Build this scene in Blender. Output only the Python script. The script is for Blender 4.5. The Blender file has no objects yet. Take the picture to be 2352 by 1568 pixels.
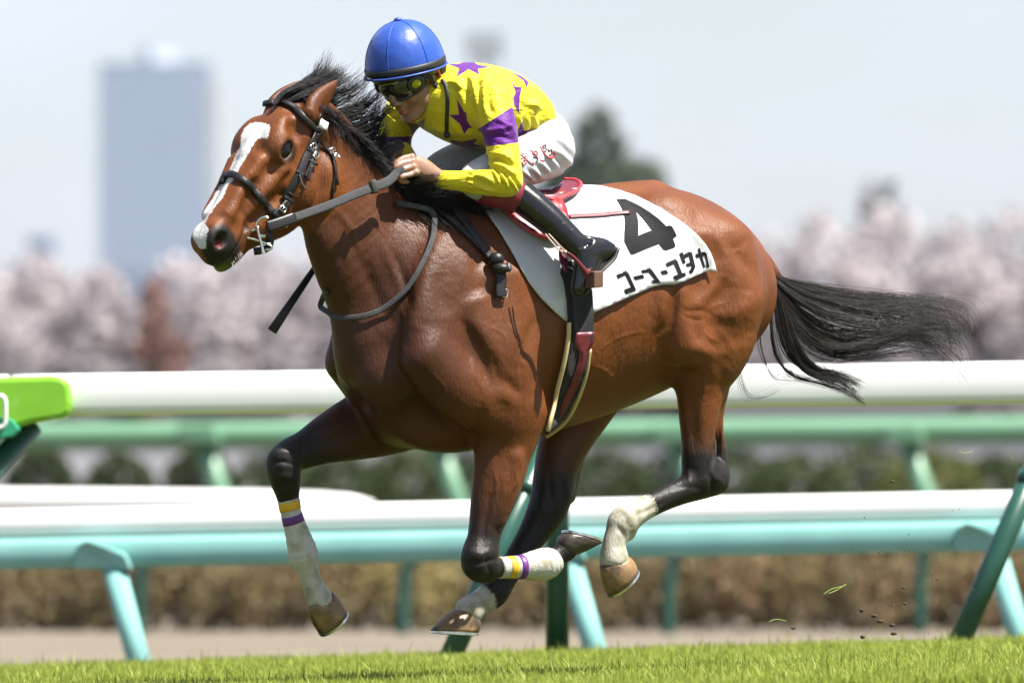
import bpy, bmesh, math, random, time
import numpy as np
from mathutils import Vector, Matrix
from mathutils.bvhtree import BVHTree
from mathutils.geometry import delaunay_2d_cdt

T_START = time.time()
scene = bpy.context.scene
COL = scene.collection
rng = np.random.default_rng(7)
random.seed(7)

# ------------------------------------------------------------------ camera
# A long lens 36 m from the horse, held low.  Reference frame 2352 x 1568.
FPX, CX, HY, DIST, HC = 25920.0, 1176.0, 1230.0, 36.0, 0.43
cam_d = bpy.data.cameras.new('camera')
cam = bpy.data.objects.new('camera', cam_d)
COL.objects.link(cam)
cam.location = (0, -DIST, HC)
cam.rotation_euler = (math.radians(90), 0, 0)
cam_d.sensor_width = 36.0
cam_d.lens = FPX * 36.0 / 2352.0
cam_d.shift_y = (HY - 784.0) / 2352.0
cam_d.clip_start = 1.0
cam_d.clip_end = 20000.0
cam_d.dof.use_dof = True
cam_d.dof.focus_distance = DIST - 0.05
cam_d.dof.aperture_fstop = 4.7
scene.camera = cam

# ------------------------------------------------------------------ sky and sun
SUN = np.array([0.44, -0.17, 0.88]); SUN /= np.linalg.norm(SUN)
world = bpy.data.worlds.new('World')
scene.world = world
world.use_nodes = True
wt = world.node_tree
wt.nodes.clear()
w_out = wt.nodes.new('ShaderNodeOutputWorld')
w_bg = wt.nodes.new('ShaderNodeBackground')
w_sky = wt.nodes.new('ShaderNodeTexSky')
w_sky.sky_type = 'NISHITA'
w_sky.sun_disc = False
w_sky.sun_elevation = math.asin(SUN[2])
w_sky.sun_rotation = math.atan2(SUN[0], SUN[1])
w_sky.air_density = 1.0
w_sky.dust_density = 1.2
w_sky.ozone_density = 2.5
w_bg.inputs['Strength'].default_value = 0.051
# thin high cloud: whitens the blue softly all over the sky
w_tc = wt.nodes.new('ShaderNodeTexCoord')
w_map = wt.nodes.new('ShaderNodeMapping')
w_map.inputs['Scale'].default_value = (5.0, 5.0, 16.0)
w_noise = wt.nodes.new('ShaderNodeTexNoise')
w_noise.inputs['Scale'].default_value = 2.2
w_noise.inputs['Detail'].default_value = 5.0
w_ramp = wt.nodes.new('ShaderNodeMapRange')
w_ramp.inputs['From Min'].default_value = 0.3
w_ramp.inputs['From Max'].default_value = 0.7
w_ramp.inputs['To Min'].default_value = 0.12
w_ramp.inputs['To Max'].default_value = 0.5
w_mix = wt.nodes.new('ShaderNodeMix')
w_mix.data_type = 'RGBA'
wt.links.new(w_tc.outputs['Generated'], w_map.inputs['Vector'])
wt.links.new(w_map.outputs['Vector'], w_noise.inputs['Vector'])
wt.links.new(w_noise.outputs['Fac'], w_ramp.inputs['Value'])
wt.links.new(w_ramp.outputs['Result'], w_mix.inputs['Factor'])
wt.links.new(w_sky.outputs['Color'], w_mix.inputs['A'])
w_mix.inputs['B'].default_value = (6.2, 6.4, 8.4, 1)
wt.links.new(w_mix.outputs['Result'], w_bg.inputs['Color'])
wt.links.new(w_bg.outputs['Background'], w_out.inputs['Surface'])

sun_d = bpy.data.lights.new('sun', 'SUN')
sun_d.energy = 4.6
sun_d.angle = math.radians(0.6)
sun_d.color = (1.0, 0.955, 0.88)
sun = bpy.data.objects.new('sun', sun_d)
COL.objects.link(sun)
sun.rotation_euler = Vector(SUN).to_track_quat('Z', 'Y').to_euler()

scene.view_settings.view_transform = 'Standard'
scene.view_settings.look = 'None'
scene.view_settings.exposure = 1.65
scene.view_settings.gamma = 1.0
scene.view_settings.use_curve_mapping = False
scene.cycles.max_bounces = 6
scene.cycles.transparent_max_bounces = 8
scene.cycles.caustics_reflective = False
scene.cycles.caustics_refractive = False
scene.cycles.use_denoising = True

# ------------------------------------------------------------------ geometry helpers
V = lambda *a: np.array(a, dtype=float)
def nrm(v):
    v = np.asarray(v, float)
    return v / (np.linalg.norm(v) + 1e-12)

def at(px, py, y):
    k = (y + DIST) / FPX
    return np.array([(px - CX) * k, y, HC + (HY - py) * k])

def proj(pts):
    pts = np.asarray(pts, float)
    k = FPX / (pts[:, 1] + DIST)
    return np.stack([CX + pts[:, 0] * k, HY - (pts[:, 2] - HC) * k], 1)

SC = 720.0                                   # frame pixels per metre at the horse
YAW = math.radians(35)
HB = V(-math.cos(YAW), -math.sin(YAW), 0)    # the way the horse gallops
LB = V(math.sin(YAW), -math.cos(YAW), 0)     # its left side
TY, LY = math.tan(YAW), math.cos(YAW) + math.sin(YAW) * math.tan(YAW)
PX0 = 1250.0
def P(px, py, l=0.0):                        # a point on the horse, l metres left of its mid-plane
    return at(px, py, TY * (px - PX0) / SC - LY * l)

def mirror(p):                               # across the horse's mid-plane
    o = at(PX0, 800, 0)
    d = np.dot(np.asarray(p) - o, LB)
    return np.asarray(p) - 2 * d * LB

class Zm:                                    # converts a measured window to frame pixels
    def __init__(s, x0, y0, sc): s.a = (x0, y0, sc)
    def __call__(s, *pts):
        x0, y0, sc = s.a
        return [((x0 + x / sc) / 1.0421, (y0 + y / sc) / 1.0421) for x, y in pts]
Z1 = Zm(440, 120, 2.8); Z2 = Zm(840, 20, 3.408); Z3 = Zm(1100, 400, 3.5636)
Z4 = Zm(700, 400, 2.24); Z5 = Zm(1200, 740, 2.24); Z6 = Zm(600, 900, 2.45)
ZH = Zm(640, 230, 6.272); ZF = Zm(860, 160, 9.8); ZT = Zm(1180, 300, 9.8); ZS = Zm(1250, 560, 9.8)
ZR = Zm(1500, 400, 2.613)

def catmull(S, n):
    S = np.asarray(S, float)
    if len(S) < 3:
        t = np.linspace(0, 1, n * (len(S) - 1) + 1)[:, None]
        return S[0] * (1 - t) + S[-1] * t
    Q = np.vstack([2 * S[0] - S[1], S, 2 * S[-1] - S[-2]])
    out = []
    for i in range(1, len(Q) - 2):
        p0, p1, p2, p3 = Q[i - 1:i + 3]
        for t in np.arange(n) / n:
            out.append(0.5 * (2 * p1 + (p2 - p0) * t + (2 * p0 - 5 * p1 + 4 * p2 - p3) * t ** 2
                              + (3 * p1 - p0 - 3 * p2 + p3) * t ** 3))
    out.append(Q[-2])
    return np.array(out)

def poly_sd(pts, poly):
    """signed distance (negative inside) of 2-D points to a polygon"""
    pts = np.asarray(pts, float); poly = np.asarray(poly, float)
    d = np.full(len(pts), 1e9); inside = np.zeros(len(pts), bool)
    n = len(poly)
    for i in range(n):
        a, b = poly[i], poly[(i + 1) % n]
        e = b - a; w = pts - a
        t = np.clip((w @ e) / (e @ e + 1e-12), 0, 1)
        d = np.minimum(d, np.hypot(*(w - t[:, None] * e).T))
        c = ((a[1] > pts[:, 1]) != (b[1] > pts[:, 1]))
        with np.errstate(divide='ignore', invalid='ignore'):
            xi = a[0] + (pts[:, 1] - a[1]) * (b[0] - a[0]) / (b[1] - a[1] + 1e-20)
        inside ^= c & (pts[:, 0] < xi)
    return np.where(inside, -d, d)

def line_d(pts, line):
    pts = np.asarray(pts, float); line = np.asarray(line, float)
    d = np.full(len(pts), 1e9)
    for a, b in zip(line[:-1], line[1:]):
        e = b - a; w = pts - a
        t = np.clip((w @ e) / (e @ e + 1e-12), 0, 1)
        d = np.minimum(d, np.linalg.norm(w - t[:, None] * e, axis=1))
    return d

# ------------------------------------------------------------------ signed-distance modelling
class Field:
    def __init__(s, lo, hi, h):
        s.lo = np.asarray(lo, float); s.h = h
        s.n = np.ceil((np.asarray(hi, float) - s.lo) / h).astype(int) + 1
        s.F = np.full(s.n, 1.0, np.float32)
    def window(s, lo, hi, pad):
        i0 = np.clip(np.floor((np.asarray(lo) - pad - s.lo) / s.h).astype(int), 0, s.n - 1)
        i1 = np.clip(np.ceil((np.asarray(hi) + pad - s.lo) / s.h).astype(int) + 1, 1, s.n)
        sl = tuple(slice(a, b) for a, b in zip(i0, i1))
        ax = [(s.lo[k] + np.arange(i0[k], i1[k]) * s.h).astype(np.float32) for k in range(3)]
        return sl, ax[0][:, None, None], ax[1][None, :, None], ax[2][None, None, :]
    def smin(s, sl, d, k):
        A = s.F[sl]
        if k <= 0:
            np.minimum(A, d, out=A); return
        t = np.clip(0.5 + 0.5 * (A - d) / k, 0, 1)
        s.F[sl] = A + (d - A) * t - k * t * (1 - t)
    def smax(s, sl, d, k):
        A = s.F[sl]
        t = np.clip(0.5 - 0.5 * (A - d) / k, 0, 1)
        s.F[sl] = A + (d - A) * t + k * t * (1 - t)
    def ell(s, c, axes, r, k=0.03, cut=False):
        """ellipsoid: centre, three axes (rows), radii; cut=True carves it away"""
        c = np.asarray(c, float); axes = [nrm(a) for a in axes]; R = max(r)
        sl, X, Y, Z = s.window(c - R, c + R, k + 2 * s.h)
        X = X - np.float32(c[0]); Y = Y - np.float32(c[1]); Z = Z - np.float32(c[2])
        e1 = 0; e2 = 0
        for a, q in zip(axes, r):
            w = (X * np.float32(a[0] / q) + Y * np.float32(a[1] / q) + Z * np.float32(a[2] / q)) ** 2
            e1 = e1 + w; e2 = e2 + w / np.float32(q * q)
        k1 = np.sqrt(e1); k2 = np.sqrt(e2) + 1e-9
        d = k1 * (k1 - 1) / k2
        d = np.where(k1 < 1e-4, -np.float32(min(r)), d)
        if cut: s.smax(sl, -d, k)
        else: s.smin(sl, d, k)
    def sweep(s, C, ru, rs, S, k=0.03, cut=False, sub=5, pw=2.0):
        """tube along C with half sizes ru (across S and the path) and rs (along S)"""
        C = np.asarray(C, float)
        D = np.hstack([C, np.asarray(ru, float)[:, None], np.asarray(rs, float)[:, None]])
        if sub > 1: D = catmull(D, sub)
        pts = D[:, :3]; ru = np.maximum(D[:, 3], .002); rs = np.maximum(D[:, 4], .002)
        S = np.asarray(S, float)
        R = max(ru.max(), rs.max())
        sl, X, Y, Z = s.window(pts.min(0) - R, pts.max(0) + R, k + 2 * s.h)
        org = [sl[i].start for i in range(3)]
        best = np.full([q.stop - q.start for q in sl], 1.0, np.float32)
        for i in range(len(pts) - 1):
            a, b = pts[i], pts[i + 1]
            L = np.linalg.norm(b - a)
            if L < 1e-6: continue
            Tn = (b - a) / L
            Sn = S - Tn * (S @ Tn); Sn /= np.linalg.norm(Sn) + 1e-9
            U = np.cross(Sn, Tn)
            R = max(ru[i], ru[i + 1], rs[i], rs[i + 1])
            sl2, x, y, z = s.window(np.minimum(a, b) - R, np.maximum(a, b) + R, k + 2 * s.h)
            if min(x.shape[0], y.shape[1], z.shape[2]) == 0: continue
            loc = tuple(slice(q.start - o, q.stop - o) for q, o in zip(sl2, org))
            x = x - np.float32(a[0]); y = y - np.float32(a[1]); z = z - np.float32(a[2])
            f = lambda v: x * np.float32(v[0]) + y * np.float32(v[1]) + z * np.float32(v[2])
            qt = f(Tn); t = np.clip(qt / np.float32(L), 0, 1)
            qt = qt - t * np.float32(L)
            A = np.float32(ru[i]) + t * np.float32(ru[i + 1] - ru[i])
            B = np.float32(rs[i]) + t * np.float32(rs[i + 1] - rs[i])
            M = np.minimum(A, B)
            qu = f(U) / A; qs = f(Sn) / B; qt = qt / M
            if pw == 2.0:
                e = np.sqrt(qu * qu + qs * qs + qt * qt)
            else:
                e = (np.abs(qu) ** pw + np.abs(qs) ** pw + np.abs(qt) ** pw) ** np.float32(1 / pw)
            g = np.sqrt((qu / A) ** 2 + (qs / B) ** 2 + (qt / M) ** 2) + 1e-6
            d = np.where(e > .05, e * (e - 1) / g, -M)
            best[loc] = np.minimum(best[loc], d)
        if cut: s.smax(sl, -best, k)
        else: s.smin(sl, best, k)
    def mesh(s, relax=1):
        F = s.F
        I = F < 0
        cnt = np.zeros(np.array(F.shape) - 1, np.int8)
        for dx in (0, 1):
            for dy in (0, 1):
                for dz in (0, 1):
                    cnt += I[dx:F.shape[0] - 1 + dx, dy:F.shape[1] - 1 + dy, dz:F.shape[2] - 1 + dz]
        act = np.argwhere((cnt > 0) & (cnt < 8))
        vid = np.full(cnt.shape, -1, np.int32)
        vid[act[:, 0], act[:, 1], act[:, 2]] = np.arange(len(act))
        corners = [(a, b, c) for a in (0, 1) for b in (0, 1) for c in (0, 1)]
        val = {c: F[act[:, 0] + c[0], act[:, 1] + c[1], act[:, 2] + c[2]].astype(float) for c in corners}
        acc = np.zeros((len(act), 3)); num = np.zeros(len(act))
        for c in corners:
            for ax in range(3):
                if c[ax]: continue
                d = list(c); d[ax] = 1; d = tuple(d)
                m = (val[c] < 0) != (val[d] < 0)
                t = np.where(m, val[c] / np.where(m, val[c] - val[d], 1), 0)
                p = np.tile(np.array(c, float), (len(act), 1)); p[:, ax] = t
                acc += p * m[:, None]; num += m
        v = s.lo + (act + acc / num[:, None]) * s.h
        quads = []
        for ax in range(3):
            b, c = [(1, 2), (2, 0), (0, 1)][ax]
            lo = [slice(None)] * 3; hi = [slice(None)] * 3
            lo[ax] = slice(0, -1); hi[ax] = slice(1, None)
            A = I[tuple(lo)]; B = I[tuple(hi)]
            e = np.argwhere(A != B)
            e = e[(e[:, b] > 0) & (e[:, c] > 0) & (e[:, b] < cnt.shape[b]) & (e[:, c] < cnt.shape[c])]
            fl = A[e[:, 0], e[:, 1], e[:, 2]]
            def g(db, dc):
                q = e.copy(); q[:, b] -= db; q[:, c] -= dc
                return vid[q[:, 0], q[:, 1], q[:, 2]]
            q = np.stack([g(1, 1), g(0, 1), g(0, 0), g(1, 0)], 1)
            q[~fl] = q[~fl][:, ::-1]
            quads.append(q)
        q = np.vstack(quads)
        for _ in range(relax):
            v = smooth_v(v, q)
        return v, q

def smooth_v(v, q, f=0.6):
    a = np.concatenate([q[:, i] for i in range(4)]); b = np.concatenate([q[:, (i + 1) % 4] for i in range(4)])
    n = np.bincount(a, minlength=len(v)) + np.bincount(b, minlength=len(v)) + 1e-9
    out = np.empty_like(v)
    for k in range(3):
        out[:, k] = (np.bincount(a, v[b, k], len(v)) + np.bincount(b, v[a, k], len(v))) / n
    return v + (out - v) * f

def vert_normals(v, q):
    a = np.cross(v[q[:, 2]] - v[q[:, 0]], v[q[:, 3]] - v[q[:, 1]])
    n = np.zeros_like(v)
    for k in range(3):
        for i in range(4):
            n[:, k] += np.bincount(q[:, i], a[:, k], len(v))
    return n / (np.linalg.norm(n, axis=1, keepdims=True) + 1e-12)

# ------------------------------------------------------------------ objects
def tag(o, label=None, cat=None, group=None, kind=None):
    if label: o['label'] = label
    if cat: o['category'] = cat
    if group: o['group'] = group
    if kind: o['kind'] = kind
    return o

def link(o, parent=None):
    COL.objects.link(o)
    if parent is not None:
        o.parent = parent
        o.matrix_parent_inverse = parent.matrix_basis.inverted()
    return o

def empty(name, loc):
    o = bpy.data.objects.new(name, None)
    o.empty_display_size = 0.1
    o.location = loc
    return link(o)

def mesh_np(name, v, faces, mat=None, parent=None, smooth=True):
    """faces: (n,k) array or list of index lists"""
    me = bpy.data.meshes.new(name)
    v = np.asarray(v, np.float32)
    if isinstance(faces, np.ndarray):
        n, k = faces.shape
        me.vertices.add(len(v)); me.vertices.foreach_set('co', v.ravel())
        me.loops.add(n * k); me.loops.foreach_set('vertex_index', faces.astype(np.int32).ravel())
        me.polygons.add(n)
        me.polygons.foreach_set('loop_start', np.arange(0, n * k, k, dtype=np.int32))
        me.polygons.foreach_set('loop_total', np.full(n, k, np.int32))
        me.update(calc_edges=True)
        me.validate()
    else:
        me.from_pydata([tuple(map(float, p)) for p in v], [], [list(map(int, f)) for f in faces])
        bm = bmesh.new(); bm.from_mesh(me)
        bmesh.ops.recalc_face_normals(bm, faces=bm.faces[:])
        bm.to_mesh(me); bm.free()
        me.update()
    me.polygons.foreach_set('use_smooth', np.full(len(me.polygons), smooth, bool))
    if mat is not None: me.materials.append(mat)
    o = bpy.data.objects.new(name, me)
    return link(o, parent)

def set_attr(o, name, arr):
    arr = np.asarray(arr, np.float32)
    if arr.ndim == 1:
        a = o.data.attributes.new(name, 'FLOAT', 'POINT'); a.data.foreach_set('value', arr)
    else:
        if arr.shape[1] == 3: arr = np.hstack([arr, np.ones((len(arr), 1), np.float32)])
        a = o.data.attributes.new(name, 'FLOAT_COLOR', 'POINT'); a.data.foreach_set('color', arr.ravel())

def frames(pts, S):
    pts = np.asarray(pts, float)
    T = np.gradient(pts, axis=0)
    T /= np.linalg.norm(T, axis=1, keepdims=True) + 1e-12
    S = np.broadcast_to(np.asarray(S, float), pts.shape)
    Sn = S - T * (S * T).sum(1, keepdims=True)
    Sn /= np.linalg.norm(Sn, axis=1, keepdims=True) + 1e-12
    return T, Sn, np.cross(Sn, T)

def tube(pts, ru, rs, S, n=12, cap=True, pw=2.0):
    """verts and faces of a lofted tube; ru across, rs along S"""
    pts = np.asarray(pts, float); m = len(pts)
    T, Sn, U = frames(pts, S)
    ru = np.broadcast_to(np.asarray(ru, float), (m,)); rs = np.broadcast_to(np.asarray(rs, float), (m,))
    th = np.arange(n) * 2 * math.pi / n
    c, s_ = np.cos(th), np.sin(th)
    c = np.sign(c) * np.abs(c) ** (2 / pw); s_ = np.sign(s_) * np.abs(s_) ** (2 / pw)
    v = pts[:, None] + U[:, None] * (ru[:, None] * c)[..., None] + Sn[:, None] * (rs[:, None] * s_)[..., None]
    v = v.reshape(-1, 3)
    f = []
    for i in range(m - 1):
        for j in range(n):
            f.append([i * n + j, (i + 1) * n + j, (i + 1) * n + (j + 1) % n, i * n + (j + 1) % n])
    if cap:
        f.append(list(range(n))); f.append(list(range((m - 1) * n, m * n))[::-1])
    return v, f

class MB:
    """collects pieces of one part"""
    def __init__(s): s.v = []; s.f = []
    def add(s, v, f):
        o = sum(len(x) for x in s.v)
        s.v.append(np.asarray(v, float)); s.f += [[i + o for i in q] for q in f]; return s
    def tube(s, *a, **k): return s.add(*tube(*a, **k))
    def box(s, c, ax, half):
        c = np.asarray(c, float); ax = [np.asarray(a, float) for a in ax]
        v = [c + ax[0] * half[0] * i + ax[1] * half[1] * j + ax[2] * half[2] * k
             for i in (-1, 1) for j in (-1, 1) for k in (-1, 1)]
        f = [[0, 1, 3, 2], [4, 6, 7, 5], [0, 4, 5, 1], [2, 3, 7, 6], [0, 2, 6, 4], [1, 5, 7, 3]]
        if np.dot(np.cross(ax[0], ax[1]), ax[2]) < 0: f = [q[::-1] for q in f]
        return s.add(v, f)
    def build(s, name, mat, parent=None, smooth=True, bevel=0.0):
        o = mesh_np(name, np.vstack(s.v), s.f, mat, parent, smooth)
        if bevel:
            m = o.modifiers.new('bevel', 'BEVEL'); m.width = bevel; m.segments = 2; m.limit_method = 'ANGLE'
            m.angle_limit = math.radians(40)
        return o

# ------------------------------------------------------------------ materials
def material(name, color=(.5, .5, .5), rough=0.5, spec=0.5, metal=0.0, noise=0.0, nscale=20.0,
             bump=0.0, bscale=60.0, sheen=0.0, coat=0.0, trans=0.0, detail=4.0, dirt=None, dscale=6.0, damt=(.55, .75),
             emission=0.0):
    m = bpy.data.materials.new(name); m.use_nodes = True
    nt = m.node_tree; b = nt.nodes['Principled BSDF']
    b.inputs['Base Color'].default_value = (*color, 1)
    b.inputs['Roughness'].default_value = rough
    b.inputs['Specular IOR Level'].default_value = spec
    b.inputs['Metallic'].default_value = metal
    b.inputs['Sheen Weight'].default_value = sheen
    b.inputs['Coat Weight'].default_value = coat
    tc = nt.nodes.new('ShaderNodeTexCoord')
    last = None
    if noise:
        n = nt.nodes.new('ShaderNodeTexNoise'); n.inputs['Scale'].default_value = nscale
        n.inputs['Detail'].default_value = detail
        nt.links.new(tc.outputs['Object'], n.inputs['Vector'])
        r = nt.nodes.new('ShaderNodeMapRange')
        r.inputs['From Min'].default_value = 0.3; r.inputs['From Max'].default_value = 0.7
        r.inputs['To Min'].default_value = 1 - noise; r.inputs['To Max'].default_value = 1 + noise
        nt.links.new(n.outputs['Fac'], r.inputs['Value'])
        mx = nt.nodes.new('ShaderNodeVectorMath'); mx.operation = 'SCALE'
        mx.inputs[0].default_value = color
        nt.links.new(r.outputs['Result'], mx.inputs['Scale'])
        last = mx.outputs['Vector']
        nt.links.new(last, b.inputs['Base Color'])
    if dirt is not None:
        n = nt.nodes.new('ShaderNodeTexNoise'); n.inputs['Scale'].default_value = dscale
        n.inputs['Detail'].default_value = 6
        nt.links.new(tc.outputs['Object'], n.inputs['Vector'])
        r = nt.nodes.new('ShaderNodeMapRange')
        r.inputs['From Min'].default_value = damt[0]; r.inputs['From Max'].default_value = damt[1]
        nt.links.new(n.outputs['Fac'], r.inputs['Value'])
        mx = nt.nodes.new('ShaderNodeMix'); mx.data_type = 'RGBA'
        nt.links.new(r.outputs['Result'], mx.inputs['Factor'])
        if last is None: mx.inputs['A'].default_value = (*color, 1)
        else: nt.links.new(last, mx.inputs['A'])
        mx.inputs['B'].default_value = (*dirt, 1)
        nt.links.new(mx.outputs['Result'], b.inputs['Base Color'])
    if bump:
        n = nt.nodes.new('ShaderNodeTexNoise'); n.inputs['Scale'].default_value = bscale
        n.inputs['Detail'].default_value = 4
        nt.links.new(tc.outputs['Object'], n.inputs['Vector'])
        bp = nt.nodes.new('ShaderNodeBump'); bp.inputs['Strength'].default_value = bump
        bp.inputs['Distance'].default_value = 0.01
        nt.links.new(n.outputs['Fac'], bp.inputs['Height'])
        nt.links.new(bp.outputs['Normal'], b.inputs['Normal'])
    return m
# ================================================================== THE SETTING
GZ = -0.32
def turf_z(x, y):
    return -0.052 + 0.027 * np.clip(x, -5, 5)
m_turf = material('turf_soil', (.085, .105, .03), rough=.9, spec=.1, noise=.35, nscale=9, bump=.6, bscale=40)
m_dirt = material('raked_dirt', (.145, .123, .094), rough=.95, spec=.1, noise=.22, nscale=.6, detail=8, bump=.5, bscale=6)
# the far ground, one sheet to the horizon
o = mesh_np('ground', [(-700, -60, GZ), (700, -60, GZ), (700, 5200, GZ), (-700, 5200, GZ)], [[0, 1, 2, 3]], m_dirt)
tag(o, kind='structure')
xs = np.linspace(-30, 30, 61); ys = np.array([-35, -20, -10, -4, -2, 0, 2, 4, 6, 7.0, 7.8, 8.6, 9.6])
zz = np.array([0] * 10 + [-.02, -.12, -.30])
gv = [(x, y, turf_z(x, y) + dz) for y, dz in zip(ys, zz) for x in xs]
gf = [[j * 61 + i, j * 61 + i + 1, (j + 1) * 61 + i + 1, (j + 1) * 61 + i] for j in range(len(ys) - 1) for i in range(60)]
tag(mesh_np('turf_course', gv, gf, m_turf), kind='structure')

# ------------------------------------------------------------------ running rails
m_white = material('white_rail_plastic', (.74, .74, .72), rough=.35, noise=.03, nscale=3)
m_teal_d = material('dark_green_post_paint', (.014, .065, .045), rough=.32, noise=.12, nscale=6)
m_teal = material('turquoise_paint', (.165, .355, .325), spec=.2, rough=.7, noise=.07, nscale=5)
m_green = material('light_green_paint', (.10, .225, .13), rough=.4, noise=.05, nscale=5)
m_lime = material('lime_marker_plastic', (.19, .44, .025), rough=.28, noise=.05, nscale=8, dirt=(.5, .66, .40), dscale=5, damt=(.58, .7))
m_lime_d = material('deep_green_marker_plastic', (.03, .30, .16), rough=.3)
ZV = V(0, 0, 1); YV = V(0, 1, 0); XV = V(1, 0, 0)
def lin(p, y): return [at(a, b, y) for a, b in p]
def prism(poly, y0, y1):
    n = len(poly)
    v = [at(a, b, y0) for a, b in poly]; k = (y1 + DIST) / (y0 + DIST)
    v += [p + YV * (y1 - y0) for p in v]
    f_ = [list(range(n)), list(range(n, 2 * n))[::-1]] + [[i, i + n, (i + 1) % n + n, (i + 1) % n] for i in range(n)]
    return v, f_

A_ = empty('running_rail', at(1176, 1490, 7)); tag(A_, 'white tubular running rail on dark green legs right behind the horse', 'fence')
def railA(px): return 907 - (px - 160) * .0132
ra = [at(px, railA(px), 7) for px in np.linspace(30, 6500, 90)]
MB().tube(ra, .081, .07, YV, n=24, pw=4.5).build('rail', m_white, A_)
ra = [at(px, railA(px), 7) for px in np.linspace(-4500, 20, 60)]
MB().tube(ra, .081, .07, YV, n=24, pw=4.5).build('rail', m_white, A_)
for px in (-3950, -2640, -1330, -30, 1280, 2560, 3870, 5180):
    b_ = at(px, 1560, 7.25); t_ = at(px, railA(px) + 30, 7.1)
    MB().tube([b_, t_], .045, .045, YV, n=16).build('post', m_teal_d, A_)
for bx, by, tx, ty in ((-420, 1500, 75, 975), (1022, 1505, 1290, 945), (2190, 1475, 2440, 930), (3450, 1470, 3720, 915), (4700, 1460, 4970, 900), (-1650, 1540, -1380, 980), (-2950, 1560, -2680, 1000)):
    b_, t_ = at(bx, by + 30, 6.6), at(tx, ty, 7.0)
    o = MB().tube([b_, t_], .043, .043, YV, n=16).build('brace', m_teal_d, A_)
    c = b_ + (t_ - b_) * .7
    MB().tube([c - (t_ - b_) * .02, c + (t_ - b_) * .02], .052, .052, YV, n=16).build('collar', m_teal_d, o)
mk = empty('rail_marker', at(40, 980, 6.9)); tag(mk, 'lime green marker sleeve clipped over the end of the white rail', 'marker')
poly = [(-260, 874), (120, 862), (150, 868), (160, 885), (165, 925), (162, 948), (146, 960), (70, 972), (30, 984), (-260, 1010)]
v_, f_ = prism(poly, 6.86, 7.14); MB().add(v_, f_).build('sleeve', m_lime, mk, smooth=False, bevel=.02)
poly = [(-260, 978), (-10, 955), (28, 962), (48, 986), (30, 1003), (-260, 1050)]
v_, f_ = prism(poly, 6.845, 7.12); MB().add(v_, f_).build('lower_band', m_lime_d, mk, smooth=False, bevel=.008)
ring = []
for t in np.linspace(0, 2 * math.pi, 25)[:-1]:
    c, s = math.cos(t), math.sin(t)
    ring.append((-14 + 27 * math.copysign(abs(c) ** .45, c), 945 + 37 * math.copysign(abs(s) ** .45, s)))
rp = [at(a, b, 6.838) for a, b in ring]; rp = rp + [rp[0]]
MB().tube(rp, .008, .006, YV, n=8, cap=False).build('numeral', m_white, mk)
v_, f_ = prism([(40, 985), (72, 978), (62, 1000), (44, 1012), (30, 1000)], 6.95, 7.05)
MB().add(v_, f_).build('clip', material('rusty_clip', (.12, .09, .07), rough=.7), mk, smooth=False)

B_ = empty('low_barrier', at(1176, 1540, 14)); tag(B_, 'low barrier with white top beam and turquoise beam on slanted turquoise legs', 'fence')
MB().tube([at(px, 1203 - px * .0185, 14) for px in np.linspace(-4500, 6500, 60)], .064, .10, YV, n=20, pw=3.5).build('top_beam', m_white, B_)
MB().tube([at(px, 1272 - px * .0190, 13.96) for px in np.linspace(-4500, 6500, 60)], .070, .11, YV, n=20, pw=4).build('lower_beam', m_teal, B_)
for tx, ty, bx, by in ((258, 1290, 330, 1560), (1304, 1270, 1382, 1545), (2282, 1250, 2360, 1525), (-790, 1310, -715, 1580), (-1830, 1330, -1755, 1600), (-2870, 1350, -2795, 1620), (3290, 1232, 3365, 1505), (4300, 1214, 4375, 1490), (5310, 1196, 5385, 1470)):
    t_, b_ = at(tx, ty, 13.8), at(bx, by, 13.5)
    b_ = b_ + (b_ - t_) * .12
    o = MB().tube([t_, b_], .052, .052, YV, n=20).build('leg', m_teal, B_)
    v_, f_ = prism([(tx - 92, ty + 15), (tx - 84, ty - 38), (tx - 60, ty - 50), (tx + 30, ty - 20), (tx + 45, ty + 18)], 13.70, 13.86)
    v_ = np.array(v_); v_[0] += YV * .10; v_[1] += YV * .08
    MB().add(v_, f_).build('bracket', m_teal, o, smooth=False, bevel=.012)
D_ = empty('far_white_rail', at(300, 1400, 30)); tag(D_, 'white rail that ends in a taper behind the low turquoise barrier', 'fence')
pts = [at(px, 1149 + px * .006, 30) for px in (-600, -200, 200, 600, 740, 810, 860)]
MB().tube(pts, [.074, .074, .074, .07, .06, .045, .012], [.07] * 6 + [.02], YV, n=16, pw=3).build('rail', m_white, D_)
E_ = empty('thin_legged_rail', at(1176, 1455, 50)); tag(E_, 'dark green rail on thin curved legs in front of the brown hedge', 'fence')
MB().tube([at(px, 1268 - px * .017, 50) for px in np.linspace(-4000, 6500, 40)], .06, .06, YV, n=12).build('rail', m_teal_d, E_)
for px, b in ((-290, 1480), (318, 1470), (925, 1468), (1535, 1450), (2112, 1432), (2700, 1425)):
    pts = [at(px + 40, b - 190, 50), at(px + 14, b - 168, 50), at(px + 4, b - 130, 50), at(px, b - 60, 50), at(px, b + 20, 50)]
    MB().tube(catmull(pts, 4), .05, .05, YV, n=12).build('leg', m_teal_d, E_)
C_ = empty('green_rail', at(1176, 1350, 61)); tag(C_, 'pale green tubular rail with slanted legs before the round bushes', 'fence')
MB().tube([at(px, 1003 - px * .0068, 61) for px in np.linspace(-4000, 6500, 40)], .115, .115, YV, n=16).build('rail', m_green, C_)
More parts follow.
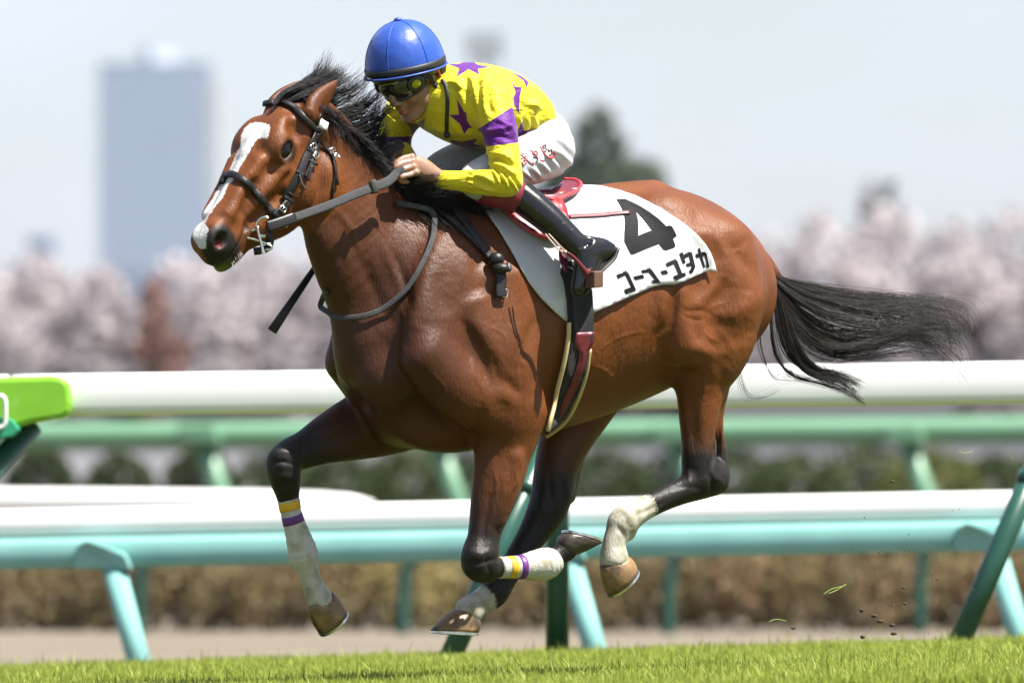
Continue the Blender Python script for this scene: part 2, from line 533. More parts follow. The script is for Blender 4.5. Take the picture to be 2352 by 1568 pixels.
for px in (-1130, -600, -70, 462, 1000, 1548, 2080, 2620, 3150, 3680):
    MB().tube([at(px, 1000, 60.9), at(px + 62, 1185, 60.9), at(px + 70, 1330, 60.9)], .085, .085, YV, n=14).build('leg', m_green, C_)
    v_, f_ = prism([(px - 55, 1015), (px - 50, 975), (px + 30, 970), (px + 50, 1020)], 60.7, 60.95)
    MB().add(v_, f_).build('bracket', m_green, C_, smooth=False, bevel=.03)

# ------------------------------------------------------------------ foliage
def leaf_material(name, cols, rough=.7, trans=.35):
    m = bpy.data.materials.new(name); m.use_nodes = True
    nt = m.node_tree; b = nt.nodes['Principled BSDF']
    a = nt.nodes.new('ShaderNodeAttribute'); a.attribute_name = 'tint'
    r = nt.nodes.new('ShaderNodeValToRGB'); el = r.color_ramp.elements
    while len(el) < len(cols): el.new(.5)
    for i, c in enumerate(cols):
        el[i].position = i / (len(cols) - 1); el[i].color = (*c, 1)
    nt.links.new(a.outputs['Fac'], r.inputs['Fac'])
    nt.links.new(r.outputs['Color'], b.inputs['Base Color'])
    b.inputs['Roughness'].default_value = rough
    b.inputs['Specular IOR Level'].default_value = .2
    if trans:
        t = nt.nodes.new('ShaderNodeBsdfTranslucent'); mx = nt.nodes.new('ShaderNodeMixShader')
        mx.inputs['Fac'].default_value = trans
        nt.links.new(r.outputs['Color'], t.inputs['Color'])
        nt.links.new(b.outputs['BSDF'], mx.inputs[1]); nt.links.new(t.outputs['BSDF'], mx.inputs[2])
        nt.links.new(mx.outputs['Shader'], nt.nodes['Material Output'].inputs['Surface'])
    return m
def leaf_cloud(name, lobes, n, size, mat, parent, tint=(0, 1), shell=.55):
    """lobes: list of (centre, radii); many small leaf faces through the lobes"""
    vol = np.array([np.prod(r) for c, r in lobes]) ** (2 / 3); vol /= vol.sum()
    k = rng.choice(len(lobes), n, p=vol)
    C = np.array([c for c, r in lobes], float)[k]; R = np.array([r for c, r in lobes], float)[k]
    d = rng.normal(size=(n, 3)); d /= np.linalg.norm(d, axis=1, keepdims=True)
    rad = shell + (1.06 - shell) * rng.random(n)[:, None] ** .6
    p = C + d * R * rad
    u = rng.normal(size=(n, 3)); u /= np.linalg.norm(u, axis=1, keepdims=True)
    w = np.cross(u, rng.normal(size=(n, 3))); w /= np.linalg.norm(w, axis=1, keepdims=True)
    s = (size * (.6 + .8 * rng.random(n)))[:, None]
    v = np.stack([p - u * s, p + w * s * .55, p + u * s, p - w * s * .55], 1).reshape(-1, 3)
    o = mesh_np(name, v, np.arange(n * 4).reshape(n, 4), mat, parent, smooth=False)
    lob = rng.random(len(lobes))[k]
    t = np.clip(tint[0] + (tint[1] - tint[0]) * (.5 * lob + .5 * rng.random(n)), 0, 1)
    set_attr(o, 'tint', np.repeat(t, 4))
    return o
m_bark = material('dark_bark', (.055, .045, .042), rough=.9, noise=.4, nscale=3, bump=.5, bscale=10)
m_bloss = leaf_material('cherry_blossom', [(.36, .325, .33), (.49, .445, .45), (.58, .535, .54)])
m_bloss_g = leaf_material('greyish_blossom', [(.18, .165, .165), (.30, .275, .28), (.40, .365, .37)])
m_redleaf = leaf_material('copper_leaf', [(.22, .12, .10), (.34, .21, .18), (.42, .28, .25)])
m_conif = leaf_material('conifer_needles', [(.035, .05, .035), (.07, .09, .06), (.11, .13, .09)])
m_bush = leaf_material('clipped_bush_leaf', [(.018, .030, .012), (.035, .052, .018), (.065, .085, .025)])
m_bush_y = leaf_material('olive_bush_leaf', [(.07, .085, .02), (.13, .14, .04), (.20, .19, .06)])
m_hedge = leaf_material('winter_hedge_leaf', [(.12, .085, .048), (.19, .145, .075), (.23, .185, .085), (.27, .125, .09)])
m_hedge_y = leaf_material('straw_hedge_leaf', [(.20, .165, .065), (.29, .24, .10), (.33, .28, .12)])

def tree(name, label, cat, px, top, y, width, mat, group=None, n=2200, base=None, size=.20, nl=9, conif=False, bottom=.28, dtrunk=None):
    k = (y + DIST) / FPX
    base_z = GZ
    t = at(px, top, y); w = width * k / 2; hgt = t[2] - base_z
    root = empty(name, (t[0], y, base_z)); tag(root, label, cat, group)
    b0 = np.array([t[0], y, base_z])
    mb = MB()
    lean = rng.normal(size=2) * .05 * hgt
    top_tr = b0 + V(lean[0], lean[1], hgt * .55)
    r0 = .045 * hgt ** .8
    trunk = catmull([b0 - ZV * .05, b0 + V(lean[0] * .2, 0, hgt * .2), b0 + V(lean[0] * .6, lean[1] * .5, hgt * .38), top_tr], 3)
    mb.tube(trunk, np.linspace(r0, r0 * .45, len(trunk)), np.linspace(r0, r0 * .45, len(trunk)), YV, n=9)
    lobes = []
    if conif:
        mb.tube([top_tr, b0 + ZV * hgt * .95], [r0 * .45, .02], [r0 * .45, .02], YV, n=7)
        for i in range(nl):
            q = i / (nl - 1)
            rr = w * (1.0 - .82 * q) * (.8 + .4 * rng.random())
            lobes.append((b0 + V(rng.normal() * .15 * w, rng.normal() * .15 * w, hgt * (.2 + .76 * q)), (rr, rr, hgt * .09)))
    else:
        for i in range(nl):
            an = 2 * math.pi * i / nl + rng.random()
            q = rng.random()
            c = b0 + V(math.cos(an) * w * (.25 + .45 * rng.random()), math.sin(an) * w * .5, hgt * (bottom + .12 + (.85 - bottom - .12) * q))
            rr = w * (.34 + .2 * rng.random())
            lobes.append((c, (rr, rr, rr * .8)))
            mb.tube(catmull([trunk[-3], (trunk[-1] + c) / 2 + ZV * .1, c], 3), np.linspace(r0 * .4, .03, 7), np.linspace(r0 * .4, .03, 7), YV, n=6)
        lobes.append((b0 + V(0, 0, hgt * .84), (w * .45, w * .45, hgt * .17)))
    mb.build('trunk', m_bark, root)
    leaf_cloud('crown', lobes, n, size, mat, root)
    return root

# cherry trees in bloom along the far side of the course
cl = 'cherry tree in pale pink bloom in the row beyond the course'
cg = 'cherry trees in bloom beyond the course'
for px, top, w, y in ((-60, 600, 400, 226), (90, 590, 380, 236), (230, 620, 340, 222), (430, 590, 380, 232), (580, 560, 400, 238), (735, 570, 360, 226),
                      (1745, 540, 360, 236), (1890, 500, 400, 226), (2045, 480, 400, 240), (2190, 515, 400, 230), (2330, 490, 400, 238), (2470, 510, 380, 228)) + tuple((px, 520 + (px * 7) % 70, 380, 226 + (px * 3) % 14) for px in list(range(-1700, -150, 170)) + list(range(880, 1640, 170)) + list(range(2620, 4100, 170))):
    tree('cherry_tree', cl, 'tree', px, top, y, w, m_bloss, cg, n=4200, size=.17, nl=14, bottom=.16)
gl = 'grey twiggy shrub growing under the blossom trees'
for px, top, w, y in ((20, 770, 240, 214), (185, 780, 240, 212), (330, 790, 220, 214), (500, 770, 240, 210), (650, 780, 260, 214), (760, 760, 220, 212),
                      (1760, 740, 230, 214), (1900, 760, 240, 210), (2040, 750, 240, 214), (2180, 770, 250, 212), (2320, 745, 250, 214), (2440, 760, 240, 210)) + tuple((px, 745 + (px * 7) % 50, 250, 210 + (px * 3) % 5) for px in list(range(-1700, -80, 180)) + list(range(860, 1700, 180)) + list(range(2600, 4100, 180))):
    tree('shrub', gl, 'shrub', px, top, y, w, m_bloss_g, 'grey shrubs under the blossom', n=1500, size=.15, nl=9, bottom=.05)
tree('copper_tree', 'small copper red tree among the pale blossom', 'tree', 352, 640, 205, 150, m_redleaf, n=1500, size=.13, nl=7, bottom=.3)
tree('evergreen_tree', 'dark grey-green tree rising right behind the jockey\'s seat', 'tree', 1370, 258, 330, 310, m_conif, n=6000, size=.28, nl=30, bottom=.45)
tree('conifer', 'grey-green conifer top showing above the blossom on the tail side', 'tree', 2055, 440, 300, 110, m_conif, n=1800, size=.26, nl=10, conif=True)
tree('bare_tree', 'pale bare-topped tree rising above the blossom', 'tree', 1998, 425, 262, 110, m_bloss_g, n=700, size=.16, nl=6)

# clipped bushes behind the pale green rail
bl = 'clipped dark green round bush behind the pale green rail'
for i, px in enumerate(list(range(-1364, 600, 182)) + list(range(640, 3900, 150))):
    y = 104 + (i % 3) * 1.5
    yel = px in (2140,)
    c = at(px, 1140, y); k = (y + DIST) / FPX
    r = (98 if px < 560 else 150) * k
    z1 = at(px, 1035 + (i * 37 % 5) * 5, y)[2]
    root = empty('round_bush', (c[0], y, GZ))
    tag(root, 'clipped olive yellow bush among the dark green ones' if yel else bl, 'bush', None if yel else 'clipped round bushes')
    h_ = z1 - GZ
    leaf_cloud('foliage', [(V(c[0], y, GZ + h_ * .5), (r, r * .9, h_ * .52)), (V(c[0] + .1, y, GZ + h_ * .35), (r * .95, r * .9, h_ * .36))], 3200, .075, m_bush_y if yel else m_bush, root, shell=.7)
    MB().tube([V(c[0], y, GZ), V(c[0], y, GZ + h_ * .5)], .06, .05, YV, n=8).build('stem', m_bark, root)
# winter-brown hedge, planted in sections
for i, px in enumerate(range(-1450, 3900, 240)):
    y = 53; k = (y + DIST) / FPX
    straw = px == 950
    c = at(px, 1400, y)
    root = empty('hedge', (c[0], y, GZ))
    tag(root, 'straw yellow section of the low hedge under the barrier' if straw else 'brown and russet section of the low winter hedge', 'hedge', None if straw else 'winter hedge sections')
    lob = [(V(c[0] + (j - 2) * 50 * k, y + rng.normal() * .1, GZ + .30 + rng.normal() * .03), (.19, .30, .30 + .05 * rng.random())) for j in range(5)]
    leaf_cloud('foliage', lob, 2200, .035, m_hedge_y if straw else m_hedge, root, shell=.5)
    for j in range(5): MB().tube([lob[j][0] - ZV * .32, lob[j][0]], .015, .01, YV, n=5).build('stem', m_bark, root)

# ------------------------------------------------------------------ buildings
m_wall = material('pale_wall_paint', (.40, .40, .42), rough=.7, noise=.05, nscale=.3)
m_roofg = material('grey_roof_sheet', (.22, .23, .24), rough=.5)
def block(name, label, px0, px1, top, y, depth, mat, roof=True):
    a, b = at(px0, top, y), at(px1, top, y)
    root = empty(name, ((a[0] + b[0]) / 2, y, GZ)); tag(root, label, 'building')
    c = (a + b) / 2
    MB().box(V(c[0], y + depth / 2, (a[2] + GZ) / 2), (XV, YV, ZV), ((b[0] - a[0]) / 2, depth / 2, (a[2] - GZ) / 2)).build('wall', mat, root, smooth=False)
    if roof: MB().box(V(c[0], y + depth / 2, a[2] + .1), (XV, YV, ZV), ((b[0] - a[0]) / 2 + .2, depth / 2 + .2, .1)).build('roof', m_roofg, root, smooth=False)
    return root
w_ = empty('white_wall', at(1176, 1300, 130)); tag(w_, 'long low white wall behind the round bushes', 'wall')
a, b = at(-600, 1000, 130), at(3000, 1000, 130)
MB().box(V(0, 130, (a[2] + GZ) / 2), (XV, YV, ZV), (30, .15, (a[2] - GZ) / 2)).build('panel', m_wall, w_, smooth=False)
MB().box(V(0, 130, a[2] + .04), (XV, YV, ZV), (30.1, .2, .04)).build('coping', m_wall, w_, smooth=False)
block('stable_block', 'low pale building above the white wall on the tail side', 1640, 2180, 938, 150, 6, m_wall)
# the tower block
m_tower = material('haze_tinted_cladding', (.10, .15, .235), rough=.6, noise=.06, nscale=.05)  # blue-grey tone with some paleness of distant haze put into the colour
m_tower_s = material('cream_side_cladding', (.40, .40, .38), rough=.7)
m_glass = material('tower_glass', (.42, .50, .62), rough=.3, spec=.5)
ty_ = 4464.0
ta, tb = at(226, 146, ty_), at(480, 146, ty_)
tw = empty('tower_block', (( ta[0] + tb[0]) / 2, ty_, GZ)); tag(tw, 'tall blue-grey tower block standing far behind the blossom', 'building')
hw_ = (tb[0] - ta[0]) / 2; hz = ta[2]
MB().box(V((ta[0] + tb[0]) / 2, ty_ + 22, (hz + GZ) / 2), (XV, YV, ZV), (hw_, 20, (hz - GZ) / 2)).build('shaft', m_tower, tw, smooth=False)
cs = at(486, 180, ty_)
MB().box(V(tb[0] + 2.2, ty_ + 26, (cs[2] + GZ) / 2), (XV, YV, ZV), (2.2, 16, (cs[2] - GZ) / 2)).build('stair_tower', m_tower_s, tw, smooth=False)
pa = at(330, 105, ty_)
MB().box(V(pa[0], ty_ + 20, (hz + pa[2]) / 2), (XV, YV, ZV), (1.6, 3, (pa[2] - hz) / 2)).build('roof_mast', m_tower, tw, smooth=False)
pb = at(375, 112, ty_)
MB().box(V(pb[0], ty_ + 22, (hz + pb[2]) / 2), (XV, YV, ZV), (4.5, 5, (pb[2] - hz) / 2)).build('plant_room', material('white_plant_room', (.8, .8, .8)), tw, smooth=False)
rows, cols = 30, 10
ph = (at(0, 165, ty_)[2] - at(0, 620, ty_)[2]) / rows; pw_ = 2 * hw_ / cols
me_w = None
for r in range(rows):
    for c in range(cols):
        ctr = V(ta[0] + (c + .5) * pw_, ty_ + 1.9, at(0, 165, ty_)[2] - (r + .5) * ph)
        if me_w is None:
            o = MB().box(V(0, 0, 0), (XV, YV, ZV), (pw_ * .40, .25, ph * .24)).build('window', m_glass, tw, smooth=False); me_w = o.data
        else:
            o = link(bpy.data.objects.new('window', me_w), tw)
        o.matrix_parent_inverse = tw.matrix_basis.inverted()
        o.location = ctr
# pale low block at the left and the floodlight mast over the jockey's back
block('far_block', 'small hazy block low beside the tower on the open side', 62, 118, 545, 2600, 30, m_tower, roof=False)
fl = empty('floodlight_mast', at(1112, 1230, 560)); tag(fl, 'faint floodlight mast above the jockey\'s back', 'mast')
m_mast = material('galvanised_mast', (.10, .11, .12), rough=.5)
t_ = at(1112, 140, 560); b_ = V(t_[0], 560, GZ)
MB().tube([b_, t_], [.35, .18], [.35, .18], YV, n=10).build('pole', m_mast, fl)
mb = MB()
for r in range(3): mb.tube([t_ + V(-.95, 0, .15 + r * .55), t_ + V(.95, 0, .15 + r * .55)], .05, .05, YV, n=6)
for s in (-.6, .6): mb.tube([t_ + V(s, 0, 0), t_ + V(s, 0, 1.4)], .06, .06, YV, n=6)
mb.build('lamp_frame', m_mast, fl)
for r in range(3):
    for c in range(4):
        MB().box(t_ + V(-.75 + c * .5, -.15, .15 + r * .55), (XV, YV, ZV), (.17, .14, .17)).build('lamp', m_mast, fl, smooth=False, bevel=.03)
# ================================================================== THE HORSE
HS = 0.0052
f = Field((-1.10, -0.95, 0.08), (0.98, 0.70, 2.0), HS)
paths = []                                    # (points, darkness, whiteness) used to colour the coat

def body_sweep(st, l, ratio=1.0, k=0.03, S=LB, **kw):
    """stations (px, py, visible half width px[, ratio[, l]])"""
    C = []; ru = []; rs = []
    for q in st:
        ll = q[4] if len(q) > 4 else l
        C.append(P(q[0], q[1], ll))
    C = np.array(C)
    T, Sn, U = frames(C, S)
    view = V(0, 1, 0)
    for i, q in enumerate(st):
        rt = q[3] if len(q) > 3 and q[3] else ratio
        ti = np.array([T[i][0], 0, T[i][2]]); ti = nrm(ti)
        nn = np.array([-ti[2], 0, ti[0]])
        w = q[2] / SC
        den = math.sqrt((U[i] @ nn) ** 2 + (rt * (Sn[i] @ nn)) ** 2) + 1e-6
        r = w / den
        r = min(r, w * 1.6)
        ru.append(r); rs.append(r * rt)
    f.sweep(C, ru, rs, S, k=k, **kw)
    return C, np.array(ru), np.array(rs)

# --- trunk (px of the mid-plane, top line, bottom line, half width in m)
trunk = [(1700, 575, 690, .06), (1678, 540, 760, .14), (1640, 500, 830, .20), (1580, 455, 868, .245), (1510, 426, 884, .262),
         (1430, 430, 922, .272), (1330, 445, 962, .285), (1230, 456, 994, .288), (1130, 462, 1022, .268),
         (1040, 488, 1026, .235), (960, 560, 985, .205), (895, 650, 930, .16), (860, 700, 890, .11)]
C = [P(a, (b + c) / 2) for a, b, c, d in trunk]
f.sweep(C, [(c - b) / 2 / SC for a, b, c, d in trunk], [d for a, b, c, d in trunk], LB, k=0.01, sub=6)
# withers and spine ridge
body_sweep([(1010, 500, 44), (1075, 478, 40), (1160, 480, 36), (1270, 478, 30), (1400, 460, 30), (1500, 450, 30)], 0, .8, k=.06)
# croup: two gluteal masses
for sgn in (1, -1):
    A = lambda p: p if sgn > 0 else mirror(p)
    f.ell(A(P(1552, 562, .13)), (HB, LB, V(0, 0, 1)), (.175, .112, .14), k=.06)
    f.ell(A(P(1520, 492, .14)), (HB, LB, V(0, 0, 1)), (.07, .045, .05), k=.07)         # point of hip
    f.ell(A(P(1680, 672, .13)), (HB, LB, V(0, 0, 1)), (.07, .08, .13), k=.06)       # buttock
# --- neck
body_sweep([(985, 640, 185, .66), (915, 628, 168, .58), (852, 588, 138, .50), (806, 503, 116, .44), (764, 420, 102, .38),
            (728, 340, 90, .36), (702, 285, 70, .46)], 0, .6, k=.05)
# crest fullness
body_sweep([(930, 495, 40), (865, 425, 34), (800, 345, 30), (745, 280, 28), (708, 250, 26)], 0, .9, k=.05)
# windpipe / under-neck fullness and breast
body_sweep([(748, 560, 26), (785, 650, 30), (805, 740, 42), (835, 830, 60)], 0.0, 1.0, k=.06)

# --- shoulders, upper arms (near side stands back, far side reaches forward)
def shoulder(sgn, fwd):
    def A(px, py, l):
        p = P(px, py, l)
        if sgn < 0: p = mirror(p)
        return p + HB * fwd
    X = []
    f.sweep([A(1085, 540, .12), A(1050, 650, .175), A(1005, 760, .205), A(980, 830, .20)], [.085, .135, .115, .085], [.035, .045, .05, .05], LB, k=.08)
    f.sweep([A(975, 815, .215), A(1060, 895, .215), A(1160, 950, .2)], [.085, .105, .09], [.062, .072, .07], LB, k=.035)
    f.sweep([A(1150, 640, .215), A(1165, 780, .235), A(1180, 900, .225), A(1185, 965, .2)], [.10, .115, .10, .07], [.045, .055, .06, .055], LB, k=.03)
    f.sweep([A(1090, 700, .235), A(1120, 800, .25), A(1150, 890, .245)], [.05, .06, .05], [.03, .035, .035], LB, k=.03)
shoulder(1, 0.0)
shoulder(-1, 0.0)
# pectorals
f.ell(P(900, 870, .075), (HB, LB, V(0, 0, 1)), (.11, .085, .11), k=.035)
f.ell(P(850, 850, -.085), (HB, LB, V(0, 0, 1)), (.11, .085, .12), k=.04)
f.ell(P(1020, 985, .06), (HB, LB, V(0, 0, 1)), (.17, .085, .075), k=.06)
f.ell(P(960, 978, -.06), (HB, LB, V(0, 0, 1)), (.16, .085, .07), k=.06)
f.ell(P(930, 950, .0), (HB, LB, V(0, 0, 1)), (.13, .10, .07), k=.06)

# --- near fore (folded)
c, ru, rs = body_sweep([(1172, 940, 86, .75), (1160, 1005, 74, .75), (1153, 1045, 65, .75), (1143, 1104, 58, .78), (1129, 1157, 49, .8),
            (1117, 1205, 40, .85), (1110, 1240, 38, .9), (1104, 1272, 43, .95), (1106, 1297, 41, .95), (1122, 1306, 30, .95)], .17, .8, k=.035)
paths.append((c, [0, 0, 0, .05, .25, .6, .8, 1, 1, 1], [0] * 10))
f.ell(P(1090, 1287, .185), (HB, LB, V(0, 0, 1)), (.038, .045, .05), k=.02)
c, ru, rs = body_sweep([(1110, 1304, 29), (1150, 1302, 23), (1200, 1301, 22), (1240, 1296, 30), (1262, 1287, 27), (1282, 1276, 22), (1300, 1262, 27)], .17, .9, k=.012)
paths.append((c, [1] * 7, [0] * 7))
# cords of the forearm
f.sweep([P(1185, 1050, .235), P(1172, 1120, .225), P(1150, 1200, .215)], [.022, .02, .012], [.02, .018, .012], LB, k=.025)
# --- far fore (reaching forward)
c, ru, rs = body_sweep([(960, 930, 95, .7), (880, 962, 84, .7), (812, 984, 72, .72), (755, 1006, 57, .78), (705, 1030, 44, .85), (668, 1046, 40, .95), (653, 1068, 41, 1),
            (655, 1098, 36, 1), (660, 1130, 26, 1)], -.17, .8, k=.035)
paths.append((c, [0, 0, .05, .25, .75, .9, 1, 1, 1], [0] * 9))
f.ell(P(641, 1066, -.16), (HB, LB, V(0, 0, 1)), (.034, .04, .05), k=.02)
c, ru, rs = body_sweep([(658, 1115, 27), (662, 1145, 24), (672, 1185, 22), (684, 1225, 24), (697, 1268, 31), (706, 1300, 25), (713, 1328, 24), (724, 1356, 27), (737, 1382, 33)], -.17, .9, k=.012)
paths.append((c, [1] * 9, [0, 0, 0, 0, 1, 1, 1, 1, 1]))
# --- far hind
c, ru, rs = body_sweep([(1470, 740, 110, .7), (1400, 840, 82, .7), (1338, 940, 68, .75), (1294, 1020, 58, .8), (1276, 1080, 50, .85), (1269, 1128, 49, .85), (1255, 1172, 45, .85),
            (1226, 1222, 36, .9), (1192, 1275, 30, .95), (1160, 1325, 29, .95), (1133, 1362, 34, .95), (1105, 1380, 29, .95), (1078, 1402, 34, .95)], -.13, .8, k=.035)
paths.append((c, [0, 0, .1, .3, .6, .9, 1, 1, 1, 1, 1, 1, 1], [0] * 10 + [0, 1, 1]))
f.sweep([P(1345, 985, -.13), P(1328, 1060, -.13), P(1306, 1140, -.13)], [.018, .015, .024], [.018, .015, .022], LB, k=.02)
# --- near hind
c, ru, rs = body_sweep([(1628, 565, 106, .62), (1634, 650, 120, .66), (1630, 740, 116, .72), (1618, 810, 98, .76), (1610, 862, 70, .8), (1609, 905, 55, .85), (1606, 960, 45, .9),
            (1605, 1010, 39, .92), (1607, 1055, 42, .92), (1612, 1092, 45, .9)], .17, .75, k=.035)
paths.append((c, [0, 0, 0, 0, 0, 0, .1, .45, .85, 1], [0] * 10))
f.sweep([P(1652, 900, .17), P(1651, 960, .17), P(1656, 1030, .17), P(1660, 1085, .17)], [.03, .017, .016, .022], [.03, .017, .016, .022], LB, k=.02)
c, ru, rs = body_sweep([(1640, 1098, 40), (1605, 1110, 38), (1560, 1130, 30), (1515, 1150, 27), (1470, 1172, 29), (1434, 1195, 36), (1420, 1222, 30), (1410, 1250, 27), (1410, 1284, 35)], .17, .9, k=.02)
paths.append((c, [1] * 9, [0, 0, 0, 0, 1, 1, 1, 1, 1]))
f.ell(P(1446, 1222, .17), (HB, LB, V(0, 0, 1)), (.018, .02, .025), k=.02)
# thigh and stifle muscles
f.ell(P(1575, 790, .245), (HB, LB, V(0, 0, 1)), (.075, .06, .075), k=.04)
f.sweep([P(1570, 560, .22), P(1560, 680, .255), P(1572, 780, .25)], [.08, .10, .07], [.05, .055, .05], LB, k=.05)
f.sweep([P(1665, 560, .20), P(1690, 660, .245), P(1680, 760, .235), P(1650, 850, .2)], [.08, .09, .075, .04], [.05, .055, .05, .035], LB, k=.035)
# --- grooves between the muscles
G = lambda pts, l, r, k=.03: f.sweep([P(x, y, q) for (x, y), q in zip(pts, l)], [r] * len(pts), [r] * len(pts), LB, k=k, cut=True)
G([(1542, 640), (1545, 720), (1520, 800)], [.32, .315, .30], .014, .03)                  # flank fold
G([(1655, 545), (1690, 620), (1665, 700)], [.31, .325, .325], .010, .04)
G([(1625, 630), (1600, 700), (1610, 770)], [.33, .335, .325], .009, .04)
G([(1130, 560), (1095, 660), (1075, 760), (1080, 830)], [.275, .305, .32, .31], .011, .035)  # shoulder blade
G([(1015, 840), (1080, 860), (1150, 880)], [.305, .33, .33], .009, .03)
G([(1235, 640), (1240, 760), (1238, 880)], [.31, .325, .31], .010, .03)                  # behind the triceps
G([(985, 560), (955, 660), (930, 780)], [.21, .25, .25], .012, .04)                     # neck into shoulder
G([(778, 520), (815, 620), (860, 740)], [.155, .17, .2], .011, .04)                       # jugular groove
# ------------------------------------------------------------------ head, in its own frame
HYAW = math.radians(46)
HH = V(-math.cos(HYAW), -math.sin(HYAW), 0)
HL = V(math.sin(HYAW), -math.cos(HYAW), 0)
E1 = nrm(HH * .645 + V(0, 0, -.764))           # poll to lip
E2 = nrm(HH * .764 + V(0, 0, .645))            # out of the face
HO = P(637, 220)
def H(a, b, l): return HO + E1 * a + E2 * b + HL * l
HOFF = lambda a: float(np.interp(a, [.2, .42], [0, .011]))
hs = [(-.055, -.07, -.18, .05), (0.0, -.035, -.25, .078), (.06, -.008, -.285, .090), (.12, .002, -.308, .096), (.18, .004, -.325, .094), (.24, .000, -.325, .088),
      (.31, -.002, -.288, .076), (.38, -.004, -.242, .064), (.44, -.006, -.210, .050), (.49, -.006, -.190, .045),
      (.53, -.010, -.172, .042), (.565, -.026, -.150, .036), (.588, -.050, -.120, .024)]
f.sweep([H(a, (t + b) / 2, HOFF(a)) for a, t, b, w in hs], [(t - b) / 2 for a, t, b, w in hs], [w for a, t, b, w in hs], HL, k=.03, sub=5)
AX = (E1, E2, HL)
for s in (1, -1):
    f.ell(H(.165, -.055, .072 * s), AX, (.062, .048, .044), k=.03)              # orbit
    f.ell(H(.125, -.030, .060 * s), AX, (.06, .03, .035), k=.03)
    f.ell(H(.152, -.240, .076 * s), AX, (.114, .104, .046), k=.022)               # jowl
    f.sweep([H(.21, -.105, .088 * s), H(.29, -.098, .075 * s), H(.37, -.092, .058 * s)], [.012, .013, .008], [.016, .014, .01], HL, k=.025)  # facial crest
    f.sweep([H(.25, -.03, .06 * s), H(.36, -.035, .05 * s), H(.46, -.045, .047 * s)], [.018, .016, .02], [.018, .016, .02], HL, k=.03)
    f.ell(H(.543, -.058, .043 if s > 0 else -.022), AX, (.052, .043, .026), k=.022)             # nostril flare
    f.ell(H(.52, -.108, .035 if s > 0 else -.014), AX, (.05, .03, .024), k=.025)                # upper lip side
    f.ell(H(.05, -.11, .075 * s), AX, (.05, .06, .025), k=.03)
f.ell(H(.568, -.082, .012), AX, (.032, .050, .030), k=.025)                       # upper lip
f.ell(H(.548, -.158, 0), AX, (.044, .026, .034), k=.022)                       # lower lip and chin
f.ell(H(.500, -.172, 0), AX, (.045, .022, .030), k=.025)
for s in (1, -1):
    f.ell(H(.172, -.067, .118 * s), AX, (.043, .029, .030), k=.008, cut=True)   # eye opening
    if s > 0: f.ell(H(.556, -.062, .074 if s > 0 else -.052), AX, (.032, .025, .024), k=.010, cut=True)   # nostril
    if s > 0: f.sweep([H(.533, -.062, .078 if s > 0 else -.056), H(.558, -.06, .05 if s > 0 else -.03)], [.016, .014], [.02, .018], E2, k=.008, cut=True, sub=2)
    f.ell(H(.088, -.056, .104 * s), AX, (.030, .020, .014), k=.04, cut=True)    # hollow above the eye
    f.sweep([H(.445, -.122, .062 * s), H(.50, -.130, .062 * s), H(.56, -.132, .055 * s), H(.61, -.125, .02 * s)], [.005] * 4, [.012] * 4, HL, k=.008, cut=True)
    f.sweep([H(.28, -.155, .085 * s), H(.36, -.135, .07 * s), H(.43, -.12, .064 * s)], [.012] * 3, [.01] * 3, HL, k=.03, cut=True)
    f.sweep([H(.33, -.05, .075 * s), H(.42, -.075, .064 * s)], [.014, .012], [.008, .008], HL, k=.03, cut=True, sub=3)
# eyelids
for s in (1, -1):
    arc = [H(.172 + .040 * math.cos(t), -.066 + .029 * math.sin(t), .098 * s) for t in np.linspace(.15, math.pi - .15, 6)]
    f.sweep(arc, [.008] * 6, [.009] * 6, HL, k=.010, sub=3)
    arc = [H(.172 + .040 * math.cos(t), -.068 - .029 * math.sin(t), .095 * s) for t in np.linspace(.2, math.pi - .2, 6)]
    f.sweep(arc, [.006] * 6, [.007] * 6, HL, k=.010, sub=3)
# ears, laid back by the wind
ear = [(712, 264, 24), (722, 247, 31), (740, 225, 28), (760, 203, 17), (779, 183, 4)]
ec = [at(a, b, H(0, 0, .075)[1] + .03 + .10 * i / 4) for i, (a, b, w) in enumerate(ear)]
f.sweep(ec, [w / SC for a, b, w in ear], [.024, .025, .020, .013, .004], nrm(HL + V(0, 0, -.3)), k=.018, sub=4)
f.sweep([p + HL * .05 + V(0, 0, -.012) for p in ec[1:4]], [.008, .01, .004], [.03, .03, .03], nrm(HL), k=.01, cut=True, sub=4)
ec2 = [p - HL * .155 + V(-.01, 0, .0) for p in ec]
f.sweep(ec2, [w / SC for a, b, w in ear], [.024, .025, .020, .013, .004], HL, k=.018, sub=4)
# dock of the tail
f.sweep([P(1712, 575), P(1752, 605), P(1790, 650)], [.045, .035, .02], [.04, .03, .02], LB, k=.03)

hv, hq = f.mesh(relax=2)
del f
hn = vert_normals(hv, hq)
LO = at(PX0, 800, 0)
def sculpt(v, n, p2, line, amp, w, mask, taper=True):
    line = np.array(catmull(line, 24)); m = np.where(mask & (p2[:, 0] > line[:, 0].min() - 4 * w) & (p2[:, 0] < line[:, 0].max() + 4 * w) & (p2[:, 1] > line[:, 1].min() - 4 * w) & (p2[:, 1] < line[:, 1].max() + 4 * w))[0]
    if not len(m): return
    d2 = ((p2[m][:, None] - line[None]) ** 2).sum(2); j = d2.argmin(1); d = np.sqrt(d2[np.arange(len(m)), j])
    t = j / (len(line) - 1)
    k = np.exp(-(d / w) ** 2) * (np.sin(np.pi * np.clip(t, .02, .98)) ** .5 if taper else 1)
    v[m] += n[m] * (amp * k)[:, None]
hp = proj(hv)
nearside = ((hv - LO) @ LB > .015) & (hn[:, 1] < .15)
ZB5 = Zm(1000, 1050, 2.685)
hvh = (hv - HO) @ HL
nearhead = (hvh > .01) & (hn[:, 1] < .1)
